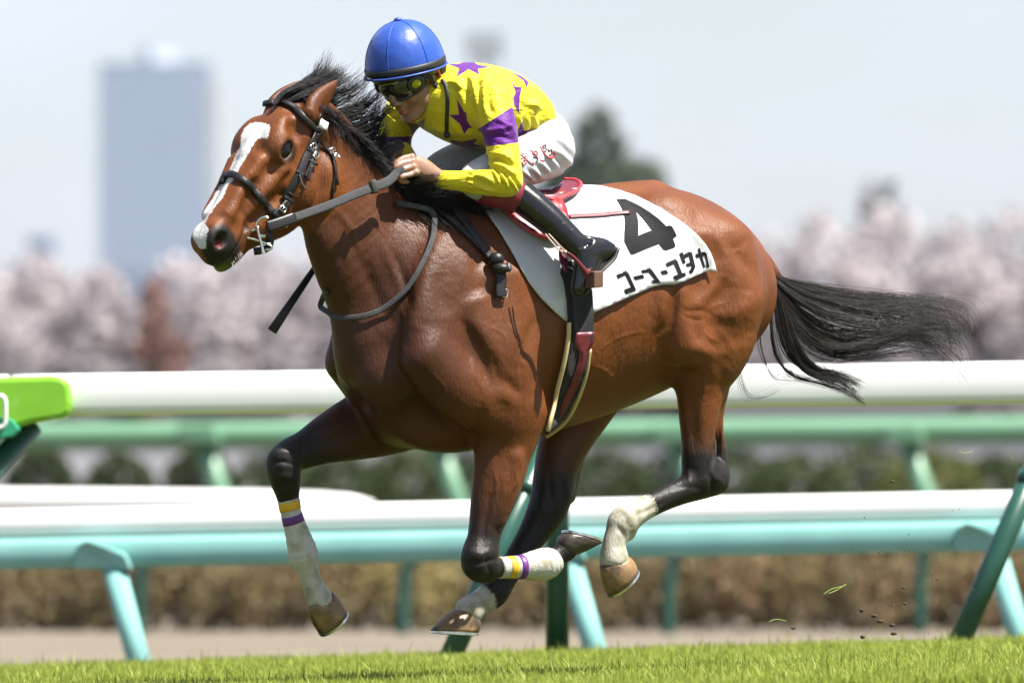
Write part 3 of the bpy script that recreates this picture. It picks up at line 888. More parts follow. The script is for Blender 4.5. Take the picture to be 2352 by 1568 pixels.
for z, ln, amp, w in (
    (Z4, [(235, 220), (300, 310), (345, 400), (380, 500)], .005, 8),
    (Z4, [(520, 430), (570, 540), (620, 680), (680, 880)], -.008, 10), (Z4, [(480, 380), (530, 520), (580, 640)], .007, 13),
    (Z4, [(640, 700), (660, 820), (690, 900)], .005, 9), (Z4, [(330, 380), (400, 560), (470, 720), (540, 860)], -.008, 16),
    (Z4, [(905, 830), (980, 930), (1030, 1040), (1045, 1140)], -.010, 12), (Z4, [(960, 800), (1060, 930), (1110, 1060)], .008, 22),
    (Z4, [(1310, 790), (1260, 930), (1220, 1050)], -.010, 14), (Z4, [(900, 420), (930, 560), (960, 700)], .010, 24), (Z4, [(780, 560), (800, 700), (840, 800)], -.008, 20),
    (Z4, [(590, 1240), (640, 1360), (700, 1470)], -.010, 12), (Z4, [(600, 1225), (650, 1185), (700, 1230)], .008, 14), (Z4, [(380, 1110), (340, 1170), (300, 1200)], .007, 16),
    (Z4, [(1015, 1290), (1000, 1380), (970, 1480)], -.016, 12), (Z4, [(760, 1300), (860, 1390), (960, 1450)], -.008, 14), (Z4, [(1120, 1120), (1180, 1180), (1200, 1240)], -.007, 12),
    (Z4, [(1060, 1180), (1140, 1240), (1230, 1250)], .008, 18), (Z4, [(1060, 980), (1090, 1080), (1110, 1160)], -.005, 9), (Z4, [(1180, 830), (1190, 950), (1180, 1080)], .008, 22),
    (ZR, [(430, 385), (520, 420), (590, 500), (612, 590), (590, 660)], .012, 13), (ZR, [(400, 470), (470, 560), (500, 640)], -.010, 24),
    (ZR, [(640, 470), (700, 560), (790, 640), (840, 740)], -.010, 13), (ZR, [(690, 520), (740, 680), (765, 800)], -.010, 15), (ZR, [(660, 500), (690, 640), (690, 760)], .010, 22),
    (ZR, [(625, 650), (560, 750), (480, 830), (420, 860)], .010, 12), (ZR, [(640, 700), (590, 780), (520, 850)], -.009, 14),
    (ZR, [(850, 790), (770, 860), (680, 920), (560, 940)], .013, 18), (ZR, [(680, 980), (580, 990), (500, 960)], -.012, 20), (ZR, [(820, 990), (720, 1060), (640, 1100)], -.010, 16),
    (ZR, [(540, 1120), (500, 1150), (470, 1190)], .012, 14), (ZR, [(620, 1060), (560, 1110), (470, 1110)], -.010, 14), (ZR, [(640, 1180), (590, 1250), (600, 1330)], -.007, 12),
    (ZR, [(312, 740), (295, 850), (270, 960), (200, 1070)], -.016, 11), (ZR, [(240, 760), (220, 900), (150, 1040)], .010, 18), (ZR, [(400, 700), (450, 780), (440, 860)], -.010, 18),
    (ZR, [(200, 200), (330, 290), (420, 340)], .006, 20), (ZR, [(560, 300), (650, 400), (720, 480)], .007, 26),
    (Z5, [(1112, 880), (1150, 760), (1175, 640), (1195, 500)], -.012, 7), (Z5, [(1010, 420), (1030, 600), (1040, 780)], -.006, 12), (Z5, [(950, 460), (985, 640), (990, 800)], .006, 12),
    (ZB5, [(480, 180), (505, 290), (475, 420)], .004, 4), (ZB5, [(620, 180), (635, 280), (600, 330), (560, 420)], .004, 4), (ZB5, [(480, 330), (440, 500), (415, 700)], -.008, 8), (ZB5, [(560, 200), (545, 350), (510, 520)], .007, 12),
    (Z5, [(330, 360), (400, 300), (500, 260)], .003, 12), (Z5, [(520, 80), (600, 200), (560, 350)], -.004, 20)):
    sculpt(hv, hn, hp, z(*ln), amp * (.62 if z is ZR else .85), w * (1.15 if z is ZR else 1.05), nearside)
for ln, amp, w in (([(900, 560), (940, 700), (948, 830), (945, 940), (910, 1060), (870, 1130)], -.036, 15), ([(860, 640), (892, 760), (898, 880), (870, 1000), (800, 1090)], .010, 15),
    ([(600, 1060), (520, 1075), (450, 1095)], .006, 9), ([(350, 930), (400, 990), (370, 1060), (300, 1080)], .005, 12), ([(640, 780), (600, 850), (560, 930)], -.004, 12), ([(700, 800), (780, 900), (760, 1010)], .004, 22),
    ([(720, 480), (760, 560), (740, 620)], -.007, 16), ([(600, 470), (660, 440), (740, 470), (775, 540)], .005, 10), ([(640, 640), (700, 622), (750, 650)], .005, 6), ([(610, 770), (660, 810), (710, 790)], .004, 8),
    ([(420, 1120), (400, 1190), (420, 1230)], -.005, 10), ([(470, 1000), (540, 980), (600, 990)], -.004, 14), ([(180, 1160), (260, 1140), (330, 1180)], .005, 8)):
    sculpt(hv, hn, hp, Z1(*ln), amp * (1.0 if amp < -.02 else .6), w, nearhead | nearside)
# veins, skin folds and the bony relief of the joints
farleg = ((hv - LO) @ LB < -.05) & (hn[:, 1] < .15)
for z, ln, amp, w in (
    (Z4, [(560, 700), (600, 820), (590, 950), (640, 1080)], .0035, 3.6), (Z4, [(880, 900), (960, 1010), (980, 1120), (1040, 1220)], .0035, 3.6), (Z4, [(1060, 860), (1130, 900), (1150, 1010)], .003, 3.4),
    (Z4, [(430, 250), (470, 330), (520, 400)], .003, 3.6), (Z4, [(1240, 900), (1200, 1050), (1220, 1180)], .003, 3.5), (Z4, [(720, 1090), (800, 1160), (830, 1260)], .0035, 3.6),
    (Z5, [(330, 480), (420, 420), (520, 400), (640, 330)], .0035, 3.8), (Z5, [(520, 230), (600, 170), (700, 130), (800, 120)], .003, 3.6), (Z5, [(480, 300), (560, 330), (640, 420)], .003, 3.5),
    (Z5, [(1090, 120), (1130, 160), (1180, 180)], .0035, 3.6), (Z5, [(1020, 260), (1080, 330), (1090, 430), (1070, 560)], .0035, 3.6), (Z5, [(960, 180), (930, 260), (960, 340)], .003, 3.8),
    (ZR, [(500, 900), (560, 860), (620, 850)], .003, 3.6), (ZR, [(330, 860), (380, 900), (480, 900), (560, 940)], -.004, 4.5), (ZR, [(330, 900), (400, 950), (490, 960)], -.004, 4.5), (ZR, [(300, 980), (260, 1060), (180, 1120)], -.005, 5),
    (ZB5, [(290, 790), (380, 800), (470, 780), (530, 760)], -.006, 5), (ZB5, [(300, 840), (380, 870), (460, 860)], .006, 8), (ZB5, [(320, 720), (400, 740), (480, 720)], .005, 9), (ZB5, [(440, 740), (450, 820), (480, 890)], -.004, 5),
    (Z5, [(1110, 870), (1130, 930), (1120, 990)], -.008, 6), (Z5, [(1150, 900), (1180, 930), (1150, 970)], .006, 7), (Z5, [(970, 840), (1010, 900), (990, 980)], .006, 9), (Z5, [(900, 960), (980, 950), (1060, 960)], -.004, 6),
    (Z5, [(880, 1030), (780, 1080), (700, 1110)], -.005, 5), (Z5, [(650, 1060), (690, 1110), (700, 1170)], .006, 8), (Z5, [(610, 1150), (650, 1200), (660, 1240)], -.005, 6)):
    sculpt(hv, hn, hp, z(*ln), amp * (.62 if w < 5 else .9), w, nearside)
for z, ln, amp, w in (
    (Z6, [(110, 520), (180, 500), (270, 520)], -.006, 5), (Z6, [(120, 470), (180, 440), (250, 450)], .006, 9), (Z6, [(115, 590), (180, 590), (250, 590)], .005, 8), (Z6, [(150, 650), (210, 640), (265, 640)], -.004, 5),
    (Z6, [(420, 330), (330, 400), (280, 470)], -.006, 7), (Z6, [(700, 280), (560, 330), (430, 400)], -.007, 10), (Z6, [(760, 400), (620, 440), (480, 460)], .006, 12),
    (ZB5, [(840, 200), (850, 330), (870, 420)], -.007, 7), (ZB5, [(930, 250), (940, 350), (930, 420)], -.008, 6), (ZB5, [(780, 350), (800, 450), (850, 500)], .006, 10), (ZB5, [(880, 470), (800, 560), (700, 700)], -.005, 6)):
    sculpt(hv, hn, hp, z(*ln), amp, w, farleg)
hv = smooth_v(hv, hq, .35)
hn = vert_normals(hv, hq)
hbvh = BVHTree.FromPolygons([tuple(p) for p in hv], hq.tolist())
print('horse mesh', len(hv), len(hq), time.time() - T_START)

# ------------------------------------------------------------------ coat
hp = proj(hv)
dark = np.zeros(len(hv)); white = np.full(len(hv), -1.0); best = np.full(len(hv), 1e9)
for pts, dk, wh in paths:
    D = np.hstack([pts, np.array(dk)[:, None], np.array(wh)[:, None]])
    D = np.vstack([D[i] + (D[i + 1] - D[i]) * t for i in range(len(D) - 1) for t in np.linspace(0, 1, 6, endpoint=False)] + [D[-1]])
    lo, hi = D[:, :3].min(0) - .14, D[:, :3].max(0) + .14
    m = np.where(((hv > lo) & (hv < hi)).all(1))[0]
    d2 = ((hv[m][:, None] - D[None, :, :3]) ** 2).sum(2)
    j = d2.argmin(1); dd = d2[np.arange(len(m)), j]
    u = dd < best[m]
    best[m[u]] = dd[u]; dark[m[u]] = D[j[u], 3]; white[m[u]] = D[j[u], 4] * 2 - 1
legz = best < .10 ** 2
dark *= legz; white = np.where(legz, white, -1.0)
# head markings measured over the visible side of the face
Lh = (hv - HO) @ E1; Bh = (hv - HO) @ E2; Wh = (hv - HO) @ HL
inhead = (Lh > -.1) & (Lh < .66) & (Bh > -.36) & (Bh < .08) & (np.abs(Wh) < .16)
blaze_px = Z1((445, 492), (500, 483), (575, 500), (578, 540), (560, 590), (495, 592), (462, 640), (430, 700), (380, 775), (345, 850), (300, 900), (262, 985),
              (215, 1045), (165, 1110), (140, 1165), (165, 1200), (150, 1260), (150, 1330), (105, 1330), (40, 1220), (110, 1110), (190, 1000),
              (255, 890), (300, 830), (330, 745), (380, 640), (385, 570), (410, 520))
sd = poly_sd(hp, blaze_px)
m = inhead & (Wh < .075) & (hn[:, 1] < .35)
white = np.where(m, np.maximum(white, np.clip(-sd / 10, -1, 1)), white)
# chin and lip: pale with dark skin around the nostril
chin = np.clip(1 - np.hypot((Lh - .53) / .045, (Bh + .118) / .03), -1, 1) * (np.abs(Wh) > .015)
nost = np.maximum(0, 1.35 - np.sqrt(((Lh - .555) / .052) ** 2 + ((Bh + .064) / .044) ** 2)) * np.clip((Wh - .014) / .01, 0, 1)
lip = np.clip((Lh - .490) / .05, 0, 1) * np.clip((-.075 - Bh) / .03, 0, 1)
eyez = np.maximum(0, 1.3 - np.sqrt(((Lh - .172) / .050) ** 2 + ((Bh + .070) / .040) ** 2)) * (np.abs(Wh) > .05)
mouth = np.exp(-((Bh + .128) / .02) ** 2) * (Lh > .43) * (Lh < .54)
hd = np.clip(nost * 2.2, 0, 1) + np.clip(lip, 0, 1) * .85 + np.clip(eyez * .9, 0, .65) + mouth * .5
dark = np.where(inhead, np.clip(hd, 0, 1), dark)
green = np.where(inhead, np.clip((Lh - .545) / .05, 0, 1) * np.clip((-.125 - Bh) / .03, 0, 1), 0)
ered = np.clip(1.1 - np.hypot((Lh - .56) / .018, (Bh + .068) / .016), 0, 1) * (np.abs(Wh) < .058) * (np.abs(Wh) > .012) * inhead
eart = np.clip(1 - np.linalg.norm(hv - ec[-1], axis=1) / .035, 0, 1)
dark = np.maximum(dark, eart)
# dark dorsal hair under the mane, dock
dock = np.clip(1.3 - np.linalg.norm(hv - P(1790, 650), axis=1) / .05, 0, 1)
dark = np.maximum(dark, dock)
# underside and flank run paler / yellower, as a bay's does
MATS = {}
def horse_material():
    m = bpy.data.materials.new('bay_coat'); m.use_nodes = True
    nt = m.node_tree; b = nt.nodes['Principled BSDF']; N = nt.nodes.new; Lk = nt.links.new
    tc = N('ShaderNodeTexCoord')
    def attr(n):
        a = N('ShaderNodeAttribute'); a.attribute_name = n; return a.outputs['Fac']
    def noise(sc, det=4, vec=None):
        n = N('ShaderNodeTexNoise'); n.inputs['Scale'].default_value = sc; n.inputs['Detail'].default_value = det
        Lk(vec or tc.outputs['Object'], n.inputs['Vector']); return n.outputs['Fac']
    def rng_(v, a, b_, c, d):
        r = N('ShaderNodeMapRange'); Lk(v, r.inputs['Value'])
        for k_, x in zip(('From Min', 'From Max', 'To Min', 'To Max'), (a, b_, c, d)): r.inputs[k_].default_value = x
        return r.outputs['Result']
    def mix(fac, A, B):
        x = N('ShaderNodeMix'); x.data_type = 'RGBA'
        if isinstance(fac, float): x.inputs['Factor'].default_value = fac
        else: Lk(fac, x.inputs['Factor'])
        for s_, c in (('A', A), ('B', B)):
            if isinstance(c, tuple): x.inputs[s_].default_value = (*c, 1)
            else: Lk(c, x.inputs[s_])
        return x.outputs['Result']
    def add(a, b_, op='ADD'):
        x = N('ShaderNodeMath'); x.operation = op
        for i, q in enumerate((a, b_)):
            if isinstance(q, (int, float)): x.inputs[i].default_value = q
            else: Lk(q, x.inputs[i])
        return x.outputs['Value']
    coat = mix(rng_(noise(5.0, 3), .3, .7, 0, 1), (.100, .0275, .0052), (.158, .0485, .0096))
    coat = mix(rng_(noise(230.0, 2), .3, .7, 0, .35), coat, (.034, .009, .0026))
    mp = N('ShaderNodeMapping'); mp.inputs['Scale'].default_value = (160, 160, 38); Lk(tc.outputs['Object'], mp.inputs['Vector'])
    hair = noise(1.0, 3, mp.outputs['Vector'])
    coat = mix(rng_(hair, .35, .7, 0, .3), coat, (.165, .054, .0125))
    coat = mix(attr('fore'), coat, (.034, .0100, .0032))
    dk = rng_(add(attr('dark'), add(add(noise(45, 4), -.5), .35, 'MULTIPLY'), 'ADD'), .04, .80, 0, 1)
    c2 = mix(dk, coat, (.010, .0075, .006))
    wh = rng_(add(attr('white'), add(add(noise(140, 4), -.5), .9, 'MULTIPLY'), 'ADD'), -.12, .12, 0, 1)
    wcol = mix(rng_(noise(24, 6), .40, .70, 0, .8), (.40, .38, .32), (.165, .15, .08))
    wface = mix(attr('face'), wcol, (.48, .47, .455))
    c3 = mix(wh, c2, wface)
    c4 = mix(add(attr('green'), .55, 'MULTIPLY'), c3, (.20, .24, .05))
    c5 = mix(attr('red'), c4, (.14, .012, .014))
    Lk(c5, b.inputs['Base Color'])
    Lk(rng_(add(add(noise(9, 3), .5, 'MULTIPLY'), add(hair, .5, 'MULTIPLY')), .3, .7, .42, .58), b.inputs['Roughness'])
    b.inputs['Specular IOR Level'].default_value = .24
    bp = N('ShaderNodeBump'); bp.inputs['Strength'].default_value = .55; bp.inputs['Distance'].default_value = .004
    Lk(add(add(hair, .9, 'MULTIPLY'), noise(34, 5), 'ADD'), bp.inputs['Height'])
    bp2 = N('ShaderNodeBump'); bp2.inputs['Strength'].default_value = .16; bp2.inputs['Distance'].default_value = .02
    Lk(noise(9, 3), bp2.inputs['Height']); Lk(bp2.outputs['Normal'], bp.inputs['Normal'])
    Lk(bp.outputs['Normal'], b.inputs['Normal'])
    return m

horse = empty('racehorse', at(1250, 1545, 0))
tag(horse, 'bay racehorse at full gallop with white blaze and white lower legs', 'horse')
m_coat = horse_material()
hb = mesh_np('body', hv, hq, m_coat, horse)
set_attr(hb, 'dark', dark); set_attr(hb, 'white', white); set_attr(hb, 'green', green); set_attr(hb, 'red', ered)
set_attr(hb, 'face', inhead.astype(float))
# neck, shoulder and breast darker: partly browner coat, partly shade put into the colour
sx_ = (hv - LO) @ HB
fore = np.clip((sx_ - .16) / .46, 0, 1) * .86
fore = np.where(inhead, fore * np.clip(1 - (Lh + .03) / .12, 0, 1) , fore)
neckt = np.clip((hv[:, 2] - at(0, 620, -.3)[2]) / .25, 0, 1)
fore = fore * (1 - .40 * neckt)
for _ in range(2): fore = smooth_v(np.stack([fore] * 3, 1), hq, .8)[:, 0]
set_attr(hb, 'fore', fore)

# eyes
m_eye = material('dark_eye', (.004, .0025, .002), rough=.06, spec=.3)
def ball(c, r, n=16, m=10, ax=None, rr=None):
    ax = ax or (V(1, 0, 0), V(0, 1, 0), V(0, 0, 1)); rr = rr or (r, r, r)
    v = []; fc = []
    for i in range(m + 1):
        th = math.pi * i / m
        for j in range(n):
            ph = 2 * math.pi * j / n
            v.append(np.asarray(c) + ax[0] * rr[0] * math.sin(th) * math.cos(ph) + ax[1] * rr[1] * math.sin(th) * math.sin(ph) + ax[2] * rr[2] * math.cos(th))
    for i in range(m):
        for j in range(n):
            fc.append([i * n + j, (i + 1) * n + j, (i + 1) * n + (j + 1) % n, i * n + (j + 1) % n])
    return v, fc
for s in (1, -1):
    MB().add(*ball(H(.172, -.068, .079 * s), .027, n=24, m=16, ax=(E1, E2, HL), rr=(.042, .030, .0265))).build('eye', m_eye, horse)

# hooves: loft from the coronet to the sole, with a thin steel plate under each
m_horn = material('hoof_horn', (.19, .112, .042), rough=.45, noise=.35, nscale=18, bump=.2, bscale=70, dirt=(.05, .032, .018), dscale=17, damt=(.5, .62))
m_horn_dark = material('dark_hoof_horn', (.035, .026, .02), rough=.4, noise=.4, nscale=30, bump=.2, dirt=(.16, .12, .06), dscale=14, damt=(.58, .72))
m_shoe = material('steel_shoe', (.62, .61, .58), rough=.32, metal=1.0, noise=.25, nscale=40)
def hoof(Cf, Cb, To, He, l, mat, wc, wsole):
    Cf, Cb, To, He = [P(*q, l) for q in (Cf, Cb, To, He)]
    rows = []; n = 20
    for t in np.linspace(0, 1, 7):
        a = Cf + (To - Cf) * t; b = Cb + (He - Cb) * t
        c0 = (a + b) / 2; hf = (a - b) / 2
        w = (wc + (wsole - wc) * t) / SC
        bulge = 1 + .06 * math.sin(math.pi * t) - .10 * (1 - t) ** 6
        th = np.arange(n) * 2 * math.pi / n
        x = np.cos(th); x = np.where(x < -.75, -.75 - (np.abs(x) - .75) * .4, x)
        rows.append([c0 + hf * (xx * bulge) + LB * (w * math.sin(tt) * bulge) for xx, tt in zip(x, th)])
    v = np.array(rows).reshape(-1, 3)
    fc = [[i * n + j, (i + 1) * n + j, (i + 1) * n + (j + 1) % n, i * n + (j + 1) % n] for i in range(6) for j in range(n)]
    fc += [list(range(n))[::-1], list(range(6 * n, 7 * n))]
    o = mesh_np('hoof', v, fc, mat, horse)
    last = v[6 * n:]; c0 = last.mean(0)
    nn = nrm(np.cross(To - He, LB)); 
    if np.dot(nn, c0 - v[:n].mean(0)) < 0: nn = -nn
    ring = [c0 + (q - c0) * 1.03 + nn * .001 for q in last] + [c0 + (q - c0) * 1.03 + nn * .009 for q in last] + \
           [c0 + (q - c0) * .68 + nn * .009 for q in last] + [c0 + (q - c0) * .68 + nn * .001 for q in last]
    fr = [[k * n + j, ((k + 1) % 4) * n + j, ((k + 1) % 4) * n + (j + 1) % n, k * n + (j + 1) % n] for k in range(4) for j in range(n)]
    mesh_np('horseshoe', ring, fr, m_shoe, o, smooth=False)
    # coronet band
    return o
hoof((703, 1394), (764, 1352), (738, 1456), (790, 1398), -.17, m_horn, 28, 38)
hoof((1300, 1284), (1281, 1238), (1379, 1247), (1292, 1221), .17, m_horn_dark, 25, 34)
hoof((1040, 1398), (1101, 1420), (992, 1447), (1098, 1453), -.13, m_horn, 29, 40)
hoof((1377, 1300), (1446, 1274), (1400, 1367), (1458, 1302), .17, m_horn, 30, 40)
# ================================================================== TACK
CAM = np.array([0, -DIST, HC])
def surf(px, py, off=0.0, bvh=None, l=0.2):
    bvh = bvh or hbvh
    d = Vector(nrm(at(px, py, 0) - CAM))
    loc, n, i, dist = bvh.ray_cast(Vector(CAM), d)
    if loc is None or dist > 40:
        loc, n, i, dist = bvh.find_nearest(Vector(P(px, py, l)))
    return np.array(loc) + np.array(n) * off, np.array(n)

def strap_pts(pxs, off, bvh=None, sub=6, sm=2):
    q = catmull(pxs, sub)
    r = []
    for x, y in q:
        hit = (bvh or hbvh).ray_cast(Vector(CAM), Vector(nrm(at(x, y, 0) - CAM)))
        if hit[0] is not None: r.append((np.array(hit[0]) + np.array(hit[1]) * off, np.array(hit[1])))
    if len(r) < 3: r = [surf(x, y, off, bvh) for x, y in q]
    p = np.array([a for a, b in r]); n = np.array([b for a, b in r])
    for _ in range(sm):
        p[1:-1] = .5 * p[1:-1] + .25 * (p[:-2] + p[2:]); n[1:-1] = .5 * n[1:-1] + .25 * (n[:-2] + n[2:])
    n /= np.linalg.norm(n, axis=1, keepdims=True)
    return p, n
def strap(name, pxs, w_px, mat, parent, off=.006, thick=.005, bvh=None, sub=6, pw=4.0, sm=2):
    p, n = strap_pts(pxs, off, bvh, sub, sm)
    return MB().tube(p, w_px / SC / 2, thick / 2, n, n=10, pw=pw).build(name, mat, parent)
def free_strap(name, pts, w_px, thick, mat, parent, S=(0, -1, 0), sub=6, pw=4.0):
    p = catmull(pts, sub)
    w = np.asarray(w_px, float)
    if w.ndim: w = np.interp(np.linspace(0, 1, len(p)), np.linspace(0, 1, len(w)), w)
    return MB().tube(p, w / SC / 2, thick / 2, S, n=10, pw=pw).build(name, mat, parent)

def patch_mesh(poly, bvh, off, grid=14, sm=3, edge_sub=8):
    """a sheet with the given outline laid over a surface"""
    poly = np.array(poly, float); n = len(poly)
    edge = []
    for i in range(n):
        a, b = poly[i], poly[(i + 1) % n]
        m = max(1, int(np.linalg.norm(b - a) / edge_sub))
        for t in range(m): edge.append(a + (b - a) * t / m)
    edge = np.array(edge); ne = len(edge)
    lo, hi = edge.min(0), edge.max(0)
    gx, gy = np.meshgrid(np.arange(lo[0], hi[0], grid), np.arange(lo[1], hi[1], grid))
    g = np.stack([gx.ravel(), gy.ravel()], 1) + .01
    g = g[poly_sd(g, edge) < -grid * .45] if len(g) else g
    pts = np.vstack([edge, g]) if len(g) else edge
    r = delaunay_2d_cdt([Vector(p) for p in pts], [(i, (i + 1) % ne) for i in range(ne)], [], 1, 1e-5)
    uv = np.array([tuple(p) for p in r[0]]); tris = np.array([t for t in r[2]])
    P3 = []; N3 = []
    for x, y in uv:
        a, b = surf(x, y, 0, bvh); P3.append(a); N3.append(b)
    P3 = np.array(P3); N3 = np.array(N3)
    e = np.vstack([tris[:, [0, 1]], tris[:, [1, 2]], tris[:, [2, 0]]])
    a = np.r_[e[:, 0], e[:, 1]]; b = np.r_[e[:, 1], e[:, 0]]
    cnt = np.bincount(a, minlength=len(uv)) + 1e-9
    y = P3[:, 1].copy(); nn = N3.copy()
    for _ in range(sm):                       # a stiff sheet bridges the hollows
        y = .4 * y + .6 * np.minimum(np.bincount(a, y[b], len(uv)) / cnt, y)
        for k in range(3): nn[:, k] = np.bincount(a, nn[b, k], len(uv)) / cnt
    nn /= np.linalg.norm(nn, axis=1, keepdims=True) + 1e-9
    k = (y + DIST) / (P3[:, 1] + DIST)
    P3 = CAM + (P3 - CAM) * k[:, None]
    # face the camera
    t = tris
    fn = np.cross(P3[t[:, 1]] - P3[t[:, 0]], P3[t[:, 2]] - P3[t[:, 0]])
    flip = (fn[:, 1] > 0); t = t.copy(); t[flip] = t[flip][:, ::-1]
    return P3 + nn * off, nn, t, uv, ne
def solid(p, n, t, thick):
    m = len(p)
    ed = {}
    for tri in t:
        for i in range(3):
            e = (tri[i], tri[(i + 1) % 3])
            if (e[1], e[0]) in ed: ed.pop((e[1], e[0]))
            else: ed[e] = 1
    v = np.vstack([p, p - n * thick])
    f_ = [list(q) for q in t] + [[q[2] + m, q[1] + m, q[0] + m] for q in t] + [[b, a, a + m, b + m] for a, b in ed]
    return v, f_
def patch(name, poly, mat, parent, bvh=None, off=.01, thick=.004, grid=14, sm=3, edge_sub=8):
    p, n, t, uv, ne = patch_mesh(poly, bvh or hbvh, off, grid, sm, edge_sub)
    if thick == 0: return mesh_np(name, p, t, mat, parent)
    v, f_ = solid(p, n, t, thick)
    return mesh_np(name, v, f_, mat, parent)

m_leather = material('black_bridle_leather', (.009, .008, .008), rough=.42, spec=.35, noise=.3, nscale=60, bump=.15, bscale=200)
m_web = material('grey_rubber_rein', (.026, .027, .029), rough=.6, noise=.25, nscale=50, bump=.5, bscale=420)
m_steel = material('bright_steel', (.66, .64, .58), rough=.18, metal=1.0)
m_red = material('red_saddle_leather', (.22, .012, .018), rough=.33, noise=.15, nscale=14, coat=.2)
m_redp = material('bright_red_piping', (.42, .035, .042), rough=.4)
m_maroon = material('maroon_leather', (.115, .010, .018), rough=.4, noise=.2, nscale=30)
m_elastic = material('black_girth_elastic', (.010, .010, .011), rough=.75, bump=.6, bscale=600)
m_cream = material('cream_girth_tube', (.42, .32, .14), rough=.5, noise=.12, nscale=30)

# ------------------------------------------------------------------ saddle cloth
def cloth_mat():
    m = material('white_saddle_cloth', (.45, .45, .45), rough=.4, noise=.02, nscale=4, bump=.4, bscale=9)
    nt = m.node_tree
    return m
m_cloth = cloth_mat()
m_ink = material('black_vinyl_print', (.008, .008, .009), rough=.6, spec=.08, noise=.2, nscale=30)
cloth_px = [(1337, 437), (1296, 440), (1240, 450), (1180, 457), (1130, 461), (1098, 466), (1118, 496), (1144, 532), (1168, 573), (1190, 613), (1214, 651), (1241, 688), (1268, 715), (1298, 738),
            (1328, 731), (1357, 720), (1395, 703), (1432, 687), (1467, 672), (1500, 659), (1522, 655), (1546, 655), (1570, 647), (1594, 635), (1612, 627), (1628, 623), (1643, 624),
            (1637, 603), (1629, 583), (1617, 563), (1602, 545), (1580, 525), (1554, 506), (1520, 484), (1486, 467), (1458, 454), (1432, 446), (1392, 438)]
cp, cn, ct, cuv, cne = patch_mesh(cloth_px, hbvh, .010, 9, 20, 8)
cp = cp + cn * (0.004 * np.sin(cuv[:, 0] * .045 + cuv[:, 1] * .02) * np.clip((cuv[:, 1] - 560) / 120, 0, 1))[:, None]
scl = empty('saddle_cloth', P(1350, 440)); tag(scl, 'white number cloth with a black 4 under the saddle', 'saddle cloth')
v_, f_ = solid(cp, cn, ct, .004)
near = mesh_np('near_flap', v_, f_, m_cloth, scl)
mv = np.array([mirror(q) for q in v_])
mesh_np('far_flap', mv, [list(q)[::-1] for q in f_], m_cloth, scl)
# the part over the spine
tp = []
for x in np.linspace(1100, 1430, 24):
    a, n_ = surf(x, np.interp(x, [1098, 1180, 1296, 1337, 1392, 1432], [468, 459, 442, 439, 440, 448]), .010)
    b_ = mirror(a); c0 = (a + b_) / 2; w = np.linalg.norm(a - b_) / 2
    tp.append([a - LB * 0 + V(0, 0, -.012), a + V(0, 0, .004), c0 + (a - c0) * .5 + V(0, 0, .012), c0 + V(0, 0, .014), c0 - (a - c0) * .5 + V(0, 0, .012), b_ + V(0, 0, .004), b_ + V(0, 0, -.012)])
tp = np.array(tp); n1, n2 = tp.shape[:2]
mesh_np('spine_panel', tp.reshape(-1, 3), [[i * n2 + j, i * n2 + j + 1, (i + 1) * n2 + j + 1, (i + 1) * n2 + j] for i in range(n1 - 1) for j in range(n2 - 1)], m_cloth, scl)
cbvh = BVHTree.FromPolygons([tuple(p) for p in cp], [tuple(q) for q in ct.tolist()])
four = Z3((1335, 275), (1375, 274), (1415, 275), (1470, 300), (1540, 335), (1620, 385), (1700, 445), (1762, 506), (1790, 500), (1812, 508), (1835, 550), (1852, 588), (1835, 598), (1820, 612), (1830, 640), (1841, 675),
          (1830, 686), (1760, 710), (1735, 700), (1700, 655), (1590, 698), (1475, 747), (1458, 742), (1430, 690), (1403, 635), (1404, 560), (1410, 480), (1404, 420), (1385, 360), (1362, 315))
hole = Z3((1503, 376), (1570, 450), (1640, 540), (1580, 562), (1522, 586), (1524, 520), (1522, 450), (1512, 405))
